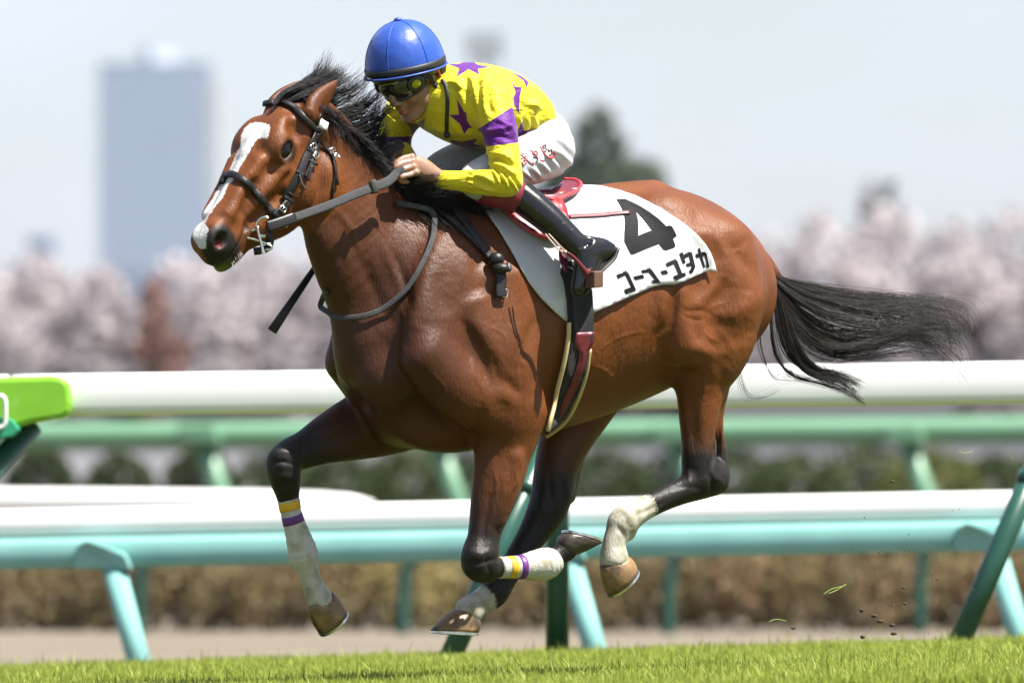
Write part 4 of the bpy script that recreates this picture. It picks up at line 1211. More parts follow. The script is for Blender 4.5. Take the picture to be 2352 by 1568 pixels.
# the numeral: outline joined to its counter by a narrow slit
ov = np.array(four); ho = np.array(hole)[::-1]
i0 = int(np.argmin(np.linalg.norm(ov[:, None] - ho[None], axis=2).min(1))); j0 = int(np.argmin(np.linalg.norm(ho - ov[i0], axis=1)))
num = list(map(tuple, ov[:i0 + 1])) + [tuple(ho[(j0 + k) % len(ho)] + V(.02, .02) * (k == len(ho))) for k in range(len(ho) + 1)] + [tuple(ov[i0] + V(.02, .02))] + list(map(tuple, ov[i0 + 1:]))
patch('numeral', num, m_ink, near, cbvh, .0022, 0, 5, 0, 4)
glyphs = [
    [[(1335, 918), (1420, 893), (1438, 905), (1503, 1050), (1492, 1056), (1418, 1083), (1400, 1046), (1462, 1022), (1412, 922), (1350, 952)]],
    [[(1478, 935), (1560, 916), (1574, 944), (1498, 962)]],
    [[(1545, 880), (1625, 868), (1640, 880), (1717, 988), (1655, 988), (1628, 968), (1668, 962), (1612, 896), (1560, 904)]],
    [[(1712, 888), (1762, 878), (1780, 908), (1732, 916)]],
    [[(1757, 822), (1838, 785), (1856, 800), (1896, 905), (1920, 900), (1930, 926), (1842, 966), (1820, 932), (1866, 914), (1828, 826), (1772, 852)]],
    [[(1872, 738), (1900, 726), (1910, 748), (1955, 722), (1980, 730), (2008, 850), (1992, 892), (1968, 912), (1952, 890), (1976, 858), (1972, 842), (1940, 852), (1926, 828), (1966, 812), (1954, 762), (1916, 782), (1928, 815), (1905, 828), (1890, 792)]],
    [[(2008, 745), (2038, 735), (2030, 695), (2048, 690), (2060, 728), (2085, 722), (2104, 735), (2130, 855), (2112, 860), (2098, 830), (2108, 824), (2090, 752), (2066, 758), (2094, 850), (2080, 862), (2046, 766), (2018, 775)]],
    [[(1392, 890), (1400, 886), (1412, 906), (1404, 910)]], [[(1408, 884), (1416, 880), (1428, 900), (1420, 904)]],
    [[(1596, 862), (1604, 858), (1612, 872), (1604, 876)]], [[(1610, 858), (1618, 855), (1626, 868), (1618, 871)]],
]
for g in glyphs:
    for st in g: patch('character', Z3(*st), m_ink, near, cbvh, .0022, 0, 5, 0, 4)

# ------------------------------------------------------------------ saddle
sad = empty('saddle', P(1240, 455)); tag(sad, 'red leather racing saddle under the crouching jockey', 'saddle')
st = [(1128, 456, 14, .06), (1165, 452, 15, .075), (1210, 450, 14, .09), (1250, 446, 14, .115), (1268, 446, 9, .08)]
C = catmull([list(P(a, b)) + [c / SC, d] for a, b, c, d in st], 5)
MB().tube(C[:, :3], C[:, 3], C[:, 4], LB, n=24).build('seat', m_red, sad)
ce = catmull([P(1248, 456, .135), P(1268, 465, .145), P(1286, 464, .142), P(1306, 454, .128), P(1324, 446, .105), P(1334, 436, .07), P(1332, 426, .03), P(1318, 420, -.01), P(1296, 419, -.04)], 4)
ce = ce + ZV * .010
cc = P(1276, 442, .075) + ZV * .014
ct_ = np.vstack([ce, [cc + ZV * .004], ce - ZV * .012, [cc - ZV * .012]]); ne_ = len(ce)
cf = [[i, ne_, i + 1] for i in range(ne_ - 1)] + [[i + ne_ + 1, i + ne_ + 2, 2 * ne_ + 1] for i in range(ne_ - 1)] + [[i, i + 1, i + ne_ + 2, i + ne_ + 1] for i in range(ne_ - 1)]
MB().add(ct_, cf).build('cantle', m_maroon, sad)
MB().tube(ce, .0062, .0062, ZV, n=8).build('piping', m_redp, sad)
flap_px = [(1150, 466), (1137, 474), (1150, 493), (1170, 513), (1192, 531), (1216, 547), (1240, 556), (1266, 561), (1292, 552), (1302, 520), (1296, 490), (1286, 472), (1240, 462)]
fo = patch('flap', flap_px, m_red, sad, hbvh, .026, .008, 12, 8)
strap('piping', flap_px[1:9], 8, m_redp, fo, off=.028, thick=.011, pw=2, sm=4)
strap('stirrup_strap_end', [(1306, 500), (1340, 498), (1380, 496), (1415, 492), (1445, 490)], 10, m_maroon, sad, off=.006, thick=.004, bvh=cbvh)
# girth: elastic, leather end and two cream rubber tubes round the chest
gb = BVHTree.FromPolygons([tuple(p) for p in hv], hq.tolist())
g_px = [(1290, 600), (1282, 628), (1290, 650), (1297, 690), (1300, 740), (1302, 765), (1300, 800), (1290, 850), (1273, 910), (1252, 965), (1243, 988), (1262, 978), (1290, 950), (1318, 900), (1338, 850), (1348, 800), (1357, 765), (1356, 720), (1353, 670), (1344, 640), (1330, 610)]
gi = patch('girth', g_px, m_elastic, sad, hbvh, .020, .008, 12, 6)
patch('girth_leather', [(1313, 762), (1356, 760), (1354, 785), (1343, 797), (1335, 830), (1318, 880), (1290, 935), (1258, 975), (1250, 985), (1275, 930), (1300, 878), (1318, 830), (1322, 805), (1310, 790)], m_maroon, gi, hbvh, .025, .004, 9, 5)
strap('girth_edge_tube', [(1299, 740), (1297, 780), (1285, 840), (1268, 900), (1250, 960), (1244, 984)], 11, m_cream, gi, off=.022, thick=.014, pw=2, sm=4)
strap('girth_edge_tube', [(1346, 798), (1338, 850), (1322, 900), (1300, 945), (1272, 973), (1246, 989)], 10, m_cream, gi, off=.022, thick=.014, pw=2, sm=4)
patch('girth_tab', ZS((755, 430), (905, 460), (930, 640), (1000, 960), (870, 975), (760, 700), (750, 560)), m_maroon, gi, hbvh, .034, .003, 8, 3)
strap('girth_strap', [(1296, 570), (1300, 620), (1308, 690), (1312, 760)], 12, m_elastic, gi, off=.030, thick=.004)
# stirrup: two thin leathers, tie and a bound iron
FOOT_L = .375
stl = empty('stirrup', P(1330, 640, FOOT_L)); tag(stl, 'maroon bound stirrup iron hanging under the jockey\'s boot', 'stirrup')
Q = lambda pts, l: [P(a, b, l) for a, b in pts]
m_thong = material('pale_stirrup_leather', (.30, .22, .17), rough=.6)
za = ZS((540, 0), (700, 200), (830, 350), (960, 440)); zb = ZS((620, 0), (760, 150), (880, 280), (1000, 390))
for z in (za, zb):
    MB().tube(catmull([P(a, b, l) for (a, b), l in zip(z, (.38, .40, .415, .42))], 4), .0028, .0028, YV, n=8).build('leather_strand', m_thong, stl)
MB().add(*ball(P(*ZS((1005, 425))[0], .423), .007)).build('tie_knot', m_thong, stl)
ir = ZS((1060, 440), (1170, 520), (1290, 640), (1420, 790), (1500, 880), (1560, 920))
MB().tube(catmull([P(a, b, .425) for a, b in ir], 4), np.interp(np.linspace(0, 1, 21), [0, .2, .7, 1], [.004, .006, .008, .016]), .006, LB, n=10).build('iron_arm', m_maroon, stl)
c0 = P(*ZS((1560, 1070))[0], .395)
m_wood = material('brown_bound_tread', (.10, .052, .032), rough=.45, noise=.2, nscale=40)
MB().box(c0, (nrm(HB * .95 + ZV * -.1), LB, ZV), (.018, .055, .026)).build('tread', m_wood, stl, smooth=False, bevel=.003)
MB().tube(catmull([P(a, b, .30) for a, b in ir], 4), .008, .006, LB, n=10).build('iron_arm', m_maroon, stl)

# ------------------------------------------------------------------ bridle
bri = empty('bridle', H(.0, -.1, .1)); tag(bri, 'black leather racing bridle with steel buckles on the bay horse', 'bridle')
strap('browband', Z1((520, 400), (545, 372), (600, 358), (660, 362), (720, 385), (780, 430), (830, 485), (880, 540)), 15, m_leather, bri, off=.009, thick=.012, pw=2.6)
strap('headpiece', ZH((775, 290), (745, 360), (730, 450), (715, 540), (700, 600)), 15, m_leather, bri, off=.008, thick=.006)
cpk = strap('cheekpiece', ZH((700, 560), (650, 700), (600, 850), (530, 1020), (460, 1190), (370, 1340), (270, 1490)) + Z1((690, 1020), (640, 1070), (590, 1125)), 20, m_leather, bri, off=.009, thick=.009)
strap('noseband_strap', ZH((728, 560), (715, 700), (700, 850), (660, 1000), (610, 1120), (560, 1230)), 13, m_leather, bri, off=.012, thick=.006)
strap('strap_end', ZH((455, 1190), (480, 1290), (545, 1400)), 5, m_web, bri, off=.016, thick=.005)
strap('strap_end', ZH((640, 1060), (600, 1180), (580, 1280)), 8, m_leather, bri, off=.016, thick=.005)
strap('noseband', Z1((262, 900), (272, 868), (300, 842), (345, 845), (410, 888), (470, 945), (530, 1020), (590, 1095)), 17, m_leather, bri, off=.008, thick=.014, pw=2.6)
strap('throatlatch', ZH((750, 560), (790, 690), (860, 780), (930, 870), (975, 960), (1000, 1100), (1010, 1200), (1035, 1330)), 8, m_leather, bri, off=.007, thick=.006)
strap('throatlatch', ZH((1000, 1180), (990, 1280), (970, 1380)) + Z1((1000, 920), (985, 1010)), 5, m_leather, bri, off=.005, thick=.004)
m_tag = material('white_tape', (.80, .80, .80), rough=.5)
patch('white_tape_tab', ZH((765, 330), (865, 400), (848, 520), (715, 450)), m_tag, bri, hbvh, .013, .003, 7, 1)
patch('white_tape_tab', ZH((775, 515), (812, 545), (790, 625), (760, 605)), m_tag, bri, hbvh, .016, .003, 7, 1)
strap('keeper', ZH((690, 480), (760, 520), (760, 580)), 11, m_leather, bri, off=.013, thick=.006)
def buckle(c, ax, w_, h_):
    p, n = surf(*c, .016)
    t = nrm(at(c[0] + ax[0], c[1] + ax[1], p[1]) - at(c[0], c[1], p[1])); t = nrm(t - n * (t @ n)); s_ = np.cross(n, t)
    loop = [p + t * w_ * a + s_ * h_ * b for a, b in ((-1, -1), (1, -1), (1, 1), (-1, 1), (-1, -1))]
    mb = MB().tube(loop, .0022, .0022, n, n=6)
    mb.tube([p - t * w_, p + t * w_ * .9], .0014, .0014, n, n=6)
    mb.build('buckle', m_steel, bri)
for c, a in ((ZH((640, 755))[0], (.6, 1)), (ZH((685, 915))[0], (.6, 1)), (ZH((935, 850))[0], (-.5, -1)), (ZH((985, 930))[0], (.3, 1)), (Z1((645, 1065))[0], (-.8, 1)), (Z1((665, 1150))[0], (1, -.3))):
    buckle(c, a, .008, .011)
for c in (ZH((610, 830))[0], ZH((660, 1010))[0], ZH((465, 1170))[0], Z1((690, 1000))[0], Z1((715, 965))[0], Z1((610, 1110))[0]):
    strap('keeper', [(c[0] - 8, c[1] - 5), (c[0], c[1]), (c[0] + 8, c[1] + 5)], 6, m_leather, bri, off=.011, thick=.010)
# bit: ring, cheek bar and curb rod
def on_mouth(px, py, e=.02):
    p, n = surf(px, py, 0); return p + n * e
zb = Zm(460, 480, 7.127)
ring = zb((1300, 310), (1250, 285), (1180, 300), (1120, 350), (1090, 430), (1110, 520), (1150, 590), (1210, 610), (1250, 600))
yb = surf(*zb((1150, 500))[0], 0)[0][1] - .022
MB().tube(catmull([at(a, b, yb) for a, b in ring], 4), .0052, .0052, YV, n=8).build('bit_ring', m_steel, bri)
MB().tube(catmull([at(a, b, yb - .004) for a, b in zb((1110, 440), (1140, 600), (1185, 760), (1205, 860), (1220, 905))], 4), np.interp(np.linspace(0, 1, 17), [0, .5, 1], [.006, .005, .0085]), .005, YV, n=8).build('bit_cheek', m_steel, bri)
MB().tube(catmull([at(a, b, yb - .002) for a, b in zb((920, 632), (1050, 660), (1180, 700), (1290, 745), (1360, 790), (1340, 830), (1250, 838))], 4), .0036, .0036, YV, n=8).build('bit_rod', m_steel, bri)
MB().tube(catmull([at(a, b, yb + .01) for a, b in zb((960, 545), (1040, 500), (1110, 490))], 4), .006, .006, YV, n=8).build('mouthpiece', m_steel, bri)
MB().tube(catmull([at(a, b, yb + .012) for a, b in zb((1310, 420), (1320, 560), (1330, 700), (1290, 800), (1180, 850), (1050, 870))], 4), .012, .006, YV, n=8).build('curb_strap', m_leather, bri)

# ------------------------------------------------------------------ reins
HAND_L = .135
rei = empty('reins', P(905, 405, HAND_L)); tag(rei, 'grey rubber-grip reins running from the bit to the jockey\'s fist', 'reins')
y0 = yb - .012; y1 = P(915, 398, HAND_L)[1]
rp = Z1((560, 1185), (640, 1160), (750, 1120), (850, 1085), (1000, 1030), (1130, 975), (1270, 920), (1340, 895), (1390, 865), (1430, 820), (1480, 800))
ry = np.interp([p[0] for p in rp], [620, 919], [y0, y1 - .02])
pts = [at(a, b, y) for (a, b), y in zip(rp, ry)]
free_strap('near_rein', pts, [19, 19, 20, 20, 20, 20, 21, 23, 22, 18, 14], .008, m_web, rei)
free_strap('rein_billet', [p - YV * .006 for p in pts[:3]], 25, .008, m_leather, rei)
MB().tube([pts[6] - XV * .012 - YV * .003, pts[6] + XV * .012 + ZV * .004 - YV * .003], .022, .008, (0, -1, 0), n=12, pw=4).build('rein_stop', m_web, rei)
fr = [at(600, 520, HO[1] + .0), at(640, 470, -.60), at(760, 400, -.50), at(880, 350, -.34), at(925, 330, -.28)]
free_strap('far_rein', fr, 20, .008, m_web, rei)
# loop of spare rein hanging round the breast
lp = Z4((690, 150), (735, 250), (762, 330), (745, 430), (690, 560), (610, 670), (500, 755), (380, 800), (260, 800), (180, 770), (150, 745), (165, 700), (192, 655))
ll = [.17, .235, .25, .25, .24, .22, .18, .12, .04, -.05, -.08, -.085, -.08]
pp = []
for (a, b), l in zip(lp, ll):
    q, n_ = surf(a, b, .014)
    pp.append(q if (753 < a) else P(a, b, l))
pp = np.array(pp); 
for _ in range(1): pp[1:-1, 1] = .5 * pp[1:-1, 1] + .25 * (pp[:-2, 1] + pp[2:, 1])
free_strap('slack_rein_loop', pp, 13, .006, m_web, rei)
# black breast straps and the knotted rein ends on the shoulder
k1 = Z4((640, 50), (720, 160), (820, 260), (930, 360), (1010, 440), (1075, 510))
k2 = Z4((800, 120), (870, 230), (940, 330), (1000, 420), (1060, 500))
strap('shoulder_strap', k1, 20, m_leather, rei, off=.010, thick=.008)
strap('shoulder_strap', k2, 22, m_leather, rei, off=.014, thick=.008)
kp, kn = surf(*Z4((1080, 530))[0], .030)
ZK = Z4((1080, 530), (1100, 565), (1135, 555))
mb = MB().add(*ball(kp, .022, ax=(XV, YV, ZV), rr=(.026, .022, .022)))
mb.build('knot', m_leather, rei)
kp2, _ = surf(*ZK[1], .028); MB().add(*ball(kp2, .02, rr=(.028, .02, .018))).build('knot', m_leather, rei)
strap('strap_tail', Z4((1095, 545), (1110, 600), (1105, 660), (1110, 700)), 26, m_leather, rei, off=.016, thick=.010)
strap('strap_tail', Z4((1120, 560), (1140, 570), (1138, 545)), 10, m_leather, rei, off=.03, thick=.008)
buckle(Z4((1128, 680))[0], (1, .2), .009, .013)
bpy.data.objects[bri.children[-1].name].parent = rei
# whip, on the far side of the neck
wh = empty('whip', P(915, 330, -.12)); tag(wh, 'black padded whip carried on the far side of the horse\'s neck', 'whip')
wp = [P(918, 325, -.10), P(885, 374, -.12), P(780, 530, -.16), P(700, 649, -.17), P(625, 760, -.17)]
MB().tube(wp[:2], .0125, .0125, YV, n=12).build('handle', m_leather, wh)
MB().tube(wp[1:4], .0055, .0055, YV, n=10).build('shaft', m_leather, wh)
MB().tube([P(740, 590, -.165), P(700, 649, -.17), P(660, 708, -.17), P(625, 760, -.17)], [.008, .011, .013, .016], .006, YV, n=10, pw=4).build('padded_flap', m_leather, wh)

# ------------------------------------------------------------------ leg bandages
m_band = material('white_leg_bandage', (.40, .39, .34), rough=.8, noise=.08, nscale=60, bump=.25, bscale=130, dirt=(.22, .205, .115), dscale=16, damt=(.5, .75))
m_yel = material('yellow_tape', (.55, .31, .008), rough=.5)
m_pur = material('purple_tape', (.10, .016, .16), rough=.5)
def bandage(st, l, label, bands):
    C = np.array([P(a, b, l) for a, b, w in st]); W = np.array([w for a, b, w in st]) / SC
    D = catmull(np.hstack([C, W[:, None]]), 6)
    root = empty('leg_bandage', C[0]); tag(root, label, 'bandage', 'foreleg bandages')
    wob = 1 + .02 * np.sin(np.arange(len(D)) * 1.9)
    MB().tube(D[:, :3], D[:, 3] * wob, D[:, 3] * .95 * wob, LB, n=24).build('wrap', m_band, root)
    for (a, b), mat, nm in bands:
        q = np.array([[np.interp(t, np.linspace(0, 1, len(D)), D[:, k]) for k in range(4)] for t in np.linspace(a, b, 4)])
        MB().tube(q[:, :3], q[:, 3] * 1.012 + .0008, q[:, 3] * .962 + .0008, LB, n=24).build(nm, mat, root)
bandage([(661, 1130, 25.5), (665, 1160, 25), (672, 1190, 24.5), (682, 1222, 28), (692, 1255, 33), (698, 1280, 34.5), (704, 1302, 27), (708, 1316, 22)], -.17,
        'white bandage with yellow and purple bands on the outstretched foreleg', [((.10, .19), m_yel, 'yellow_band'), ((.25, .33), m_pur, 'purple_band')])
bandage([(1146, 1303, 25), (1175, 1302, 25), (1200, 1301, 28), (1226, 1298, 34), (1250, 1295, 37.5), (1268, 1287, 33), (1277, 1281, 26)], .17,
        'white bandage with yellow and purple bands on the folded foreleg', [((.10, .19), m_yel, 'yellow_band'), ((.25, .33), m_pur, 'purple_band')])
# ================================================================== THE JOCKEY
def frame(yaw, pitch):
    a, p = math.radians(yaw), math.radians(pitch)
    h_ = V(-math.cos(a), -math.sin(a), 0)
    return h_ * math.cos(p) - ZV * math.sin(p), h_ * math.sin(p) + ZV * math.cos(p), V(math.sin(a), -math.cos(a), 0)
JF, JU, JE = frame(50, 35)
JC = P(942, 174)
def J(a, b, c=0.0): return JC + JF * a + JU * b + JE * c
JA = (JF, JU, JE)
jock = empty('person', P(1230, 450)); tag(jock, 'jockey in yellow silks with purple stars crouched over the galloping bay', 'person')

def psweep(fl, st, k=.03, S=LB, **kw):
    """stations px, py, l, half width px, half depth m"""
    C = [P(a, b, l) for a, b, l, w, d in st]
    fl.sweep(C, [w / SC for a, b, l, w, d in st], [d for a, b, l, w, d in st], S, k=k, **kw)

torso = [(985, 222, 0, 50, .085), (1025, 236, 0, 78, .135), (1080, 245, 0, 93, .165), (1135, 252, 0, 88, .162), (1180, 263, 0, 70, .145), (1212, 280, 0, 46, .13)]
n_arm = [(1105, 215, .13, 62, .075), (1128, 248, .17, 50, .065), (1143, 285, .205, 41, .058), (1153, 330, .235, 38, .054), (1161, 380, .262, 36, .05), (1163, 415, .275, 35, .048)]
n_fore = [(1166, 414, .277, 36, .046), (1130, 419, .255, 32, .043), (1095, 419, .215, 28, .040), (1072, 417, .19, 26, .037)]
n_cuff = [(1076, 417, .194, 24, .034), (1045, 415, .168, 22.5, .031), (1017, 413, .142, 21.5, .029)]
f_arm = [(1005, 215, -.14, 58, .07), (965, 232, -.18, 52, .065), (930, 262, -.21, 46, .06), (910, 300, -.23, 41, .055), (908, 340, -.235, 38, .05), (925, 372, -.22, 34, .045)]
f_fore = [(925, 372, -.22, 32, .042), (930, 365, -.16, 27, .036), (925, 350, -.11, 24, .03)]

# ---- skin: head, neck, hands, and the trunk under the clothes
fs = Field((-.62, -.72, 1.18), (.40, .30, 2.0), .0036)
fs.ell(J(-.012, .03), JA, (.098, .105, .074), k=.02)
fs.ell(J(.028, -.050), JA, (.066, .068, .058), k=.03)
fs.sweep([J(.03, -.085, .045), J(.07, -.104, .02), J(.082, -.107, 0), J(.07, -.104, -.02), J(.03, -.085, -.045)], [.016, .017, .018, .017, .016], [.016] * 5, JU, k=.02)
for s in (1, -1):
    fs.ell(J(.062, -.02, .040 * s), JA, (.034, .036, .026), k=.02)
    fs.ell(J(.104, -.036, .014 * s), JA, (.013, .009, .009), k=.007)
    fs.ell(J(-.012, -.008, .074 * s), JA, (.016, .030, .009), k=.006)
    fs.ell(J(.02, -.06, .05 * s), JA, (.035, .035, .018), k=.02)
    fs.ell(J(.07, .05, .03 * s), JA, (.03, .02, .03), k=.02)
fs.sweep([J(.088, .035), J(.101, .01), J(.113, -.014), J(.119, -.028)], [.012, .011, .012, .012], [.010, .010, .012, .013], JE, k=.012)
fs.ell(J(.097, -.052), JA, (.012, .012, .020), k=.012)
fs.ell(J(.101, -.063), JA, (.010, .0065, .021), k=.005)
fs.ell(J(.097, -.0775), JA, (.011, .0075, .018), k=.005)
fs.sweep([J(.104, -.0695, -.026), J(.114, -.0695, 0), J(.104, -.0695, .026)], [.002] * 3, [.007] * 3, JF, k=.004, cut=True)
for s in (1, -1): fs.ell(J(.112, -.041, .009 * s), JA, (.006, .004, .004), k=.003, cut=True)
fs.sweep([J(-.03, -.03), J(-.055, -.10), P(1020, 240, 0)], [.055, .055, .06], [.05, .052, .06], JE, k=.03)
psweep(fs, [(a, b, l, w * .8, d * .8) for a, b, l, w, d in torso] + [(1262, 340, 0, 40, .11)], k=.02)
for arm in (n_arm, n_fore, f_arm): psweep(fs, [(a, b, l, w * .62, d * .62) for a, b, l, w, d in arm], k=.02)
for sg in (1, -1):
    th = [(1258, 335, .10, 46, .06), (1190, 378, .15, 38, .05), (1105, 420, .168, 30, .04)]
    low = [(1105, 420, .168, 26, .034), (1200, 458, .24, 24, .032), (1300, 545, .33, 18, .025), (1335, 578, .36, 18, .022)]
    for L_ in (th, low):
        pts = [P(a, b, l) for a, b, l, w, d in L_]
        if sg < 0: pts = [mirror(p) for p in pts]
        fs.sweep(pts, [q[3] / SC for q in L_], [q[4] for q in L_], LB, k=.02)
# near hand round the rein
psweep(fs, [(1060, 416, .18, 17, .022), (1020, 411, .145, 16.5, .020), (1000, 403, .135, 19, .020), (975, 389, .128, 24, .019), (955, 378, .124, 22, .015)], k=.012)
fg = [((947, 360), (926, 364), (909, 376), (908, 388), (920, 394)), ((949, 371), (928, 375), (909, 385), (909, 397), (920, 402)),
      ((951, 383), (932, 388), (916, 398), (916, 409), (928, 412)), ((956, 396), (940, 402), (922, 408), (922, 417), (936, 418))]
for i, ch in enumerate(fg):
    ls = [.126, .128, .124, .112, .104]
    fs.sweep([P(a, b, l + .006 * (i - 1)) for (a, b), l in zip(ch, ls)], [.0098, .0094, .0086, .0080, .0072], [.0098, .0094, .0086, .0080, .0072], LB, k=.004, sub=4)
    fs.ell(P(*ch[0], .132 + .006 * (i - 1)), (HB, LB, ZV), (.0105, .010, .0105), k=.007)
fs.sweep([P(985, 408, .105), P(960, 412, .098), P(940, 404, .10), P(925, 398, .105)], [.015, .0115, .010, .008], [.014, .011, .010, .008], LB, k=.012)
# far hand on the whip and rein
fs.sweep([P(925, 352, -.12), P(915, 345, -.10), P(905, 345, -.09)], [.022, .028, .022], [.018, .017, .016], LB, k=.012)
for i in range(4):
    fs.sweep([P(905, 332 + 9 * i, -.085), P(890, 336 + 9 * i, -.078), P(888, 342 + 9 * i, -.095)], [.009] * 3, [.009] * 3, LB, k=.004)
sv, sq = fs.mesh(relax=2)
def skin_mat():
    m = material('skin', (.26, .142, .09), rough=.42, noise=.08, nscale=30, bump=.12, bscale=160)
    b = m.node_tree.nodes['Principled BSDF']
    b.inputs['Subsurface Weight'].default_value = .12; b.inputs['Subsurface Radius'].default_value = (.01, .004, .002)
    nt = m.node_tree
    at_ = nt.nodes.new('ShaderNodeAttribute'); at_.attribute_name = 'lips'
    mx = nt.nodes.new('ShaderNodeMix'); mx.data_type = 'RGBA'; mx.inputs['B'].default_value = (.36, .10, .09, 1)
    src = b.inputs['Base Color'].links[0].from_socket
    nt.links.new(src, mx.inputs['A']); nt.links.new(at_.outputs['Fac'], mx.inputs['Factor'])
    nt.links.new(mx.outputs['Result'], b.inputs['Base Color'])
    return m
skin = mesh_np('body', sv, sq, skin_mat(), jock)
lp_ = np.clip(1.3 - np.sqrt((((sv - J(.1, -.070)) @ JU) / .011) ** 2 + (((sv - J(.1, -.07)) @ JE) / .024) ** 2), 0, 1) * (((sv - JC) @ JF) > .08)
set_attr(skin, 'lips', np.clip(lp_ * 1.5, 0, .85))

# ---- silks
fj = Field((-.62, -.72, 1.18), (.30, .30, 2.0), .0036)
psweep(fj, torso, k=.03)
psweep(fj, [(1010, 208, 0, 38, .12), (1070, 188, 0, 34, .13), (1130, 200, 0, 34, .13), (1178, 224, 0, 30, .12), (1210, 250, 0, 20, .11)], k=.05)
psweep(fj, n_arm, k=.045)
psweep(fj, n_fore, k=.015)
psweep(fj, n_cuff, k=.006)
psweep(fj, f_arm, k=.045); psweep(fj, f_fore, k=.015)
# collar
fj.sweep([J(-.035, -.06), J(-.055, -.105)], [.062, .075], [.060, .075], JE, k=.02)
jv, jq = fj.mesh(relax=1)
jn = vert_normals(jv, jq)
# folds of the thin cloth
jp = proj(jv)
darm = np.minimum(line_d(jv, [P(a, b, l) for a, b, l, w, d in n_arm[1:]]), line_d(jv, [P(a, b, l) for a, b, l, w, d in n_fore])) 
vis = jn[:, 1] < .2
onarm = vis & (darm < .085); ontor = vis & ~(darm < .06)
def fan(z, lines, amp, w, mask):
    for i, ln in enumerate(lines): sculpt(jv, jn, jp, z(*ln), 1.7 * amp * (1 if i % 2 == 0 else -1), w, mask)
ZE = Zm(1180, 300, 9.8)
fan(Z2, [[(1140 + 34 * i, 1290 + 14 * i), (1190 + 34 * i, 1370 + 16 * i), (1215 + 36 * i, 1450 + 8 * i)] for i in range(6)], .0050, 4.2, onarm)
fan(Z2, [[(1120, 1180 + 40 * i), (1230, 1195 + 46 * i), (1350, 1260 + 50 * i)] for i in range(4)], .0050, 6, onarm)
fan(Z2, [[(1000, 1355 + 0 * i), (1100, 1380), (1190, 1440)], [(990, 1400), (1080, 1420), (1170, 1480)], [(1000, 1450), (1090, 1470), (1190, 1500)], [(1010, 1490), (1100, 1510), (1180, 1520)]], .0045, 5, onarm)
fan(Z2, [[(1090, 1010), (1200, 990), (1340, 960)], [(1090, 1030), (1220, 1040), (1350, 1090)], [(1180, 900), (1280, 960), (1350, 1050)]], .005, 6, onarm)
fan(Z2, [[(940 + 3 * i, 1330 + 22 * i), (965, 1332 + 22 * i), (990, 1336 + 22 * i)] for i in range(8)], .0028, 2.2, onarm)
fan(Z2, [[(880, 560), (900, 700), (960, 900)], [(930, 540), (960, 700), (1010, 880)], [(985, 540), (1010, 680), (1050, 860)], [(1040, 540), (1040, 680), (1070, 900)], [(1090, 560), (1080, 720), (1110, 900)], [(1130, 640), (1120, 780), (1160, 870)]], .0060, 8, vis)
fan(Z2, [[(780, 580), (860, 620), (960, 680)], [(780, 640), (870, 660), (1010, 700)]], .004, 6, ontor)
fan(Z2, [[(1230, 560), (1270, 650), (1300, 760)], [(1400, 620), (1440, 720), (1430, 860)], [(1480, 640), (1520, 740), (1500, 880)], [(1540, 720), (1560, 800), (1520, 900)], [(1380, 740), (1460, 780), (1590, 820)]], .0050, 8, ontor)
fan(Z2, [[(1380 + 32 * i, 900), (1385 + 32 * i, 960), (1370 + 30 * i, 1010)] for i in range(5)], .0035, 4, ontor)
fan(Z2, [[(640, 960), (760, 1000), (880, 1040)], [(620, 1000), (740, 1050), (860, 1090)], [(820, 960), (900, 1010), (1060, 1030)], [(820, 1040), (920, 1060), (1060, 1060)]], .0045, 6, ontor)
fan(Z2, [[(260, 800), (330, 900), (420, 960)], [(240, 900), (330, 980), (440, 1020)], [(280, 760), (350, 820), (440, 880)]], .005, 6, vis)
jn = vert_normals(jv, jq)
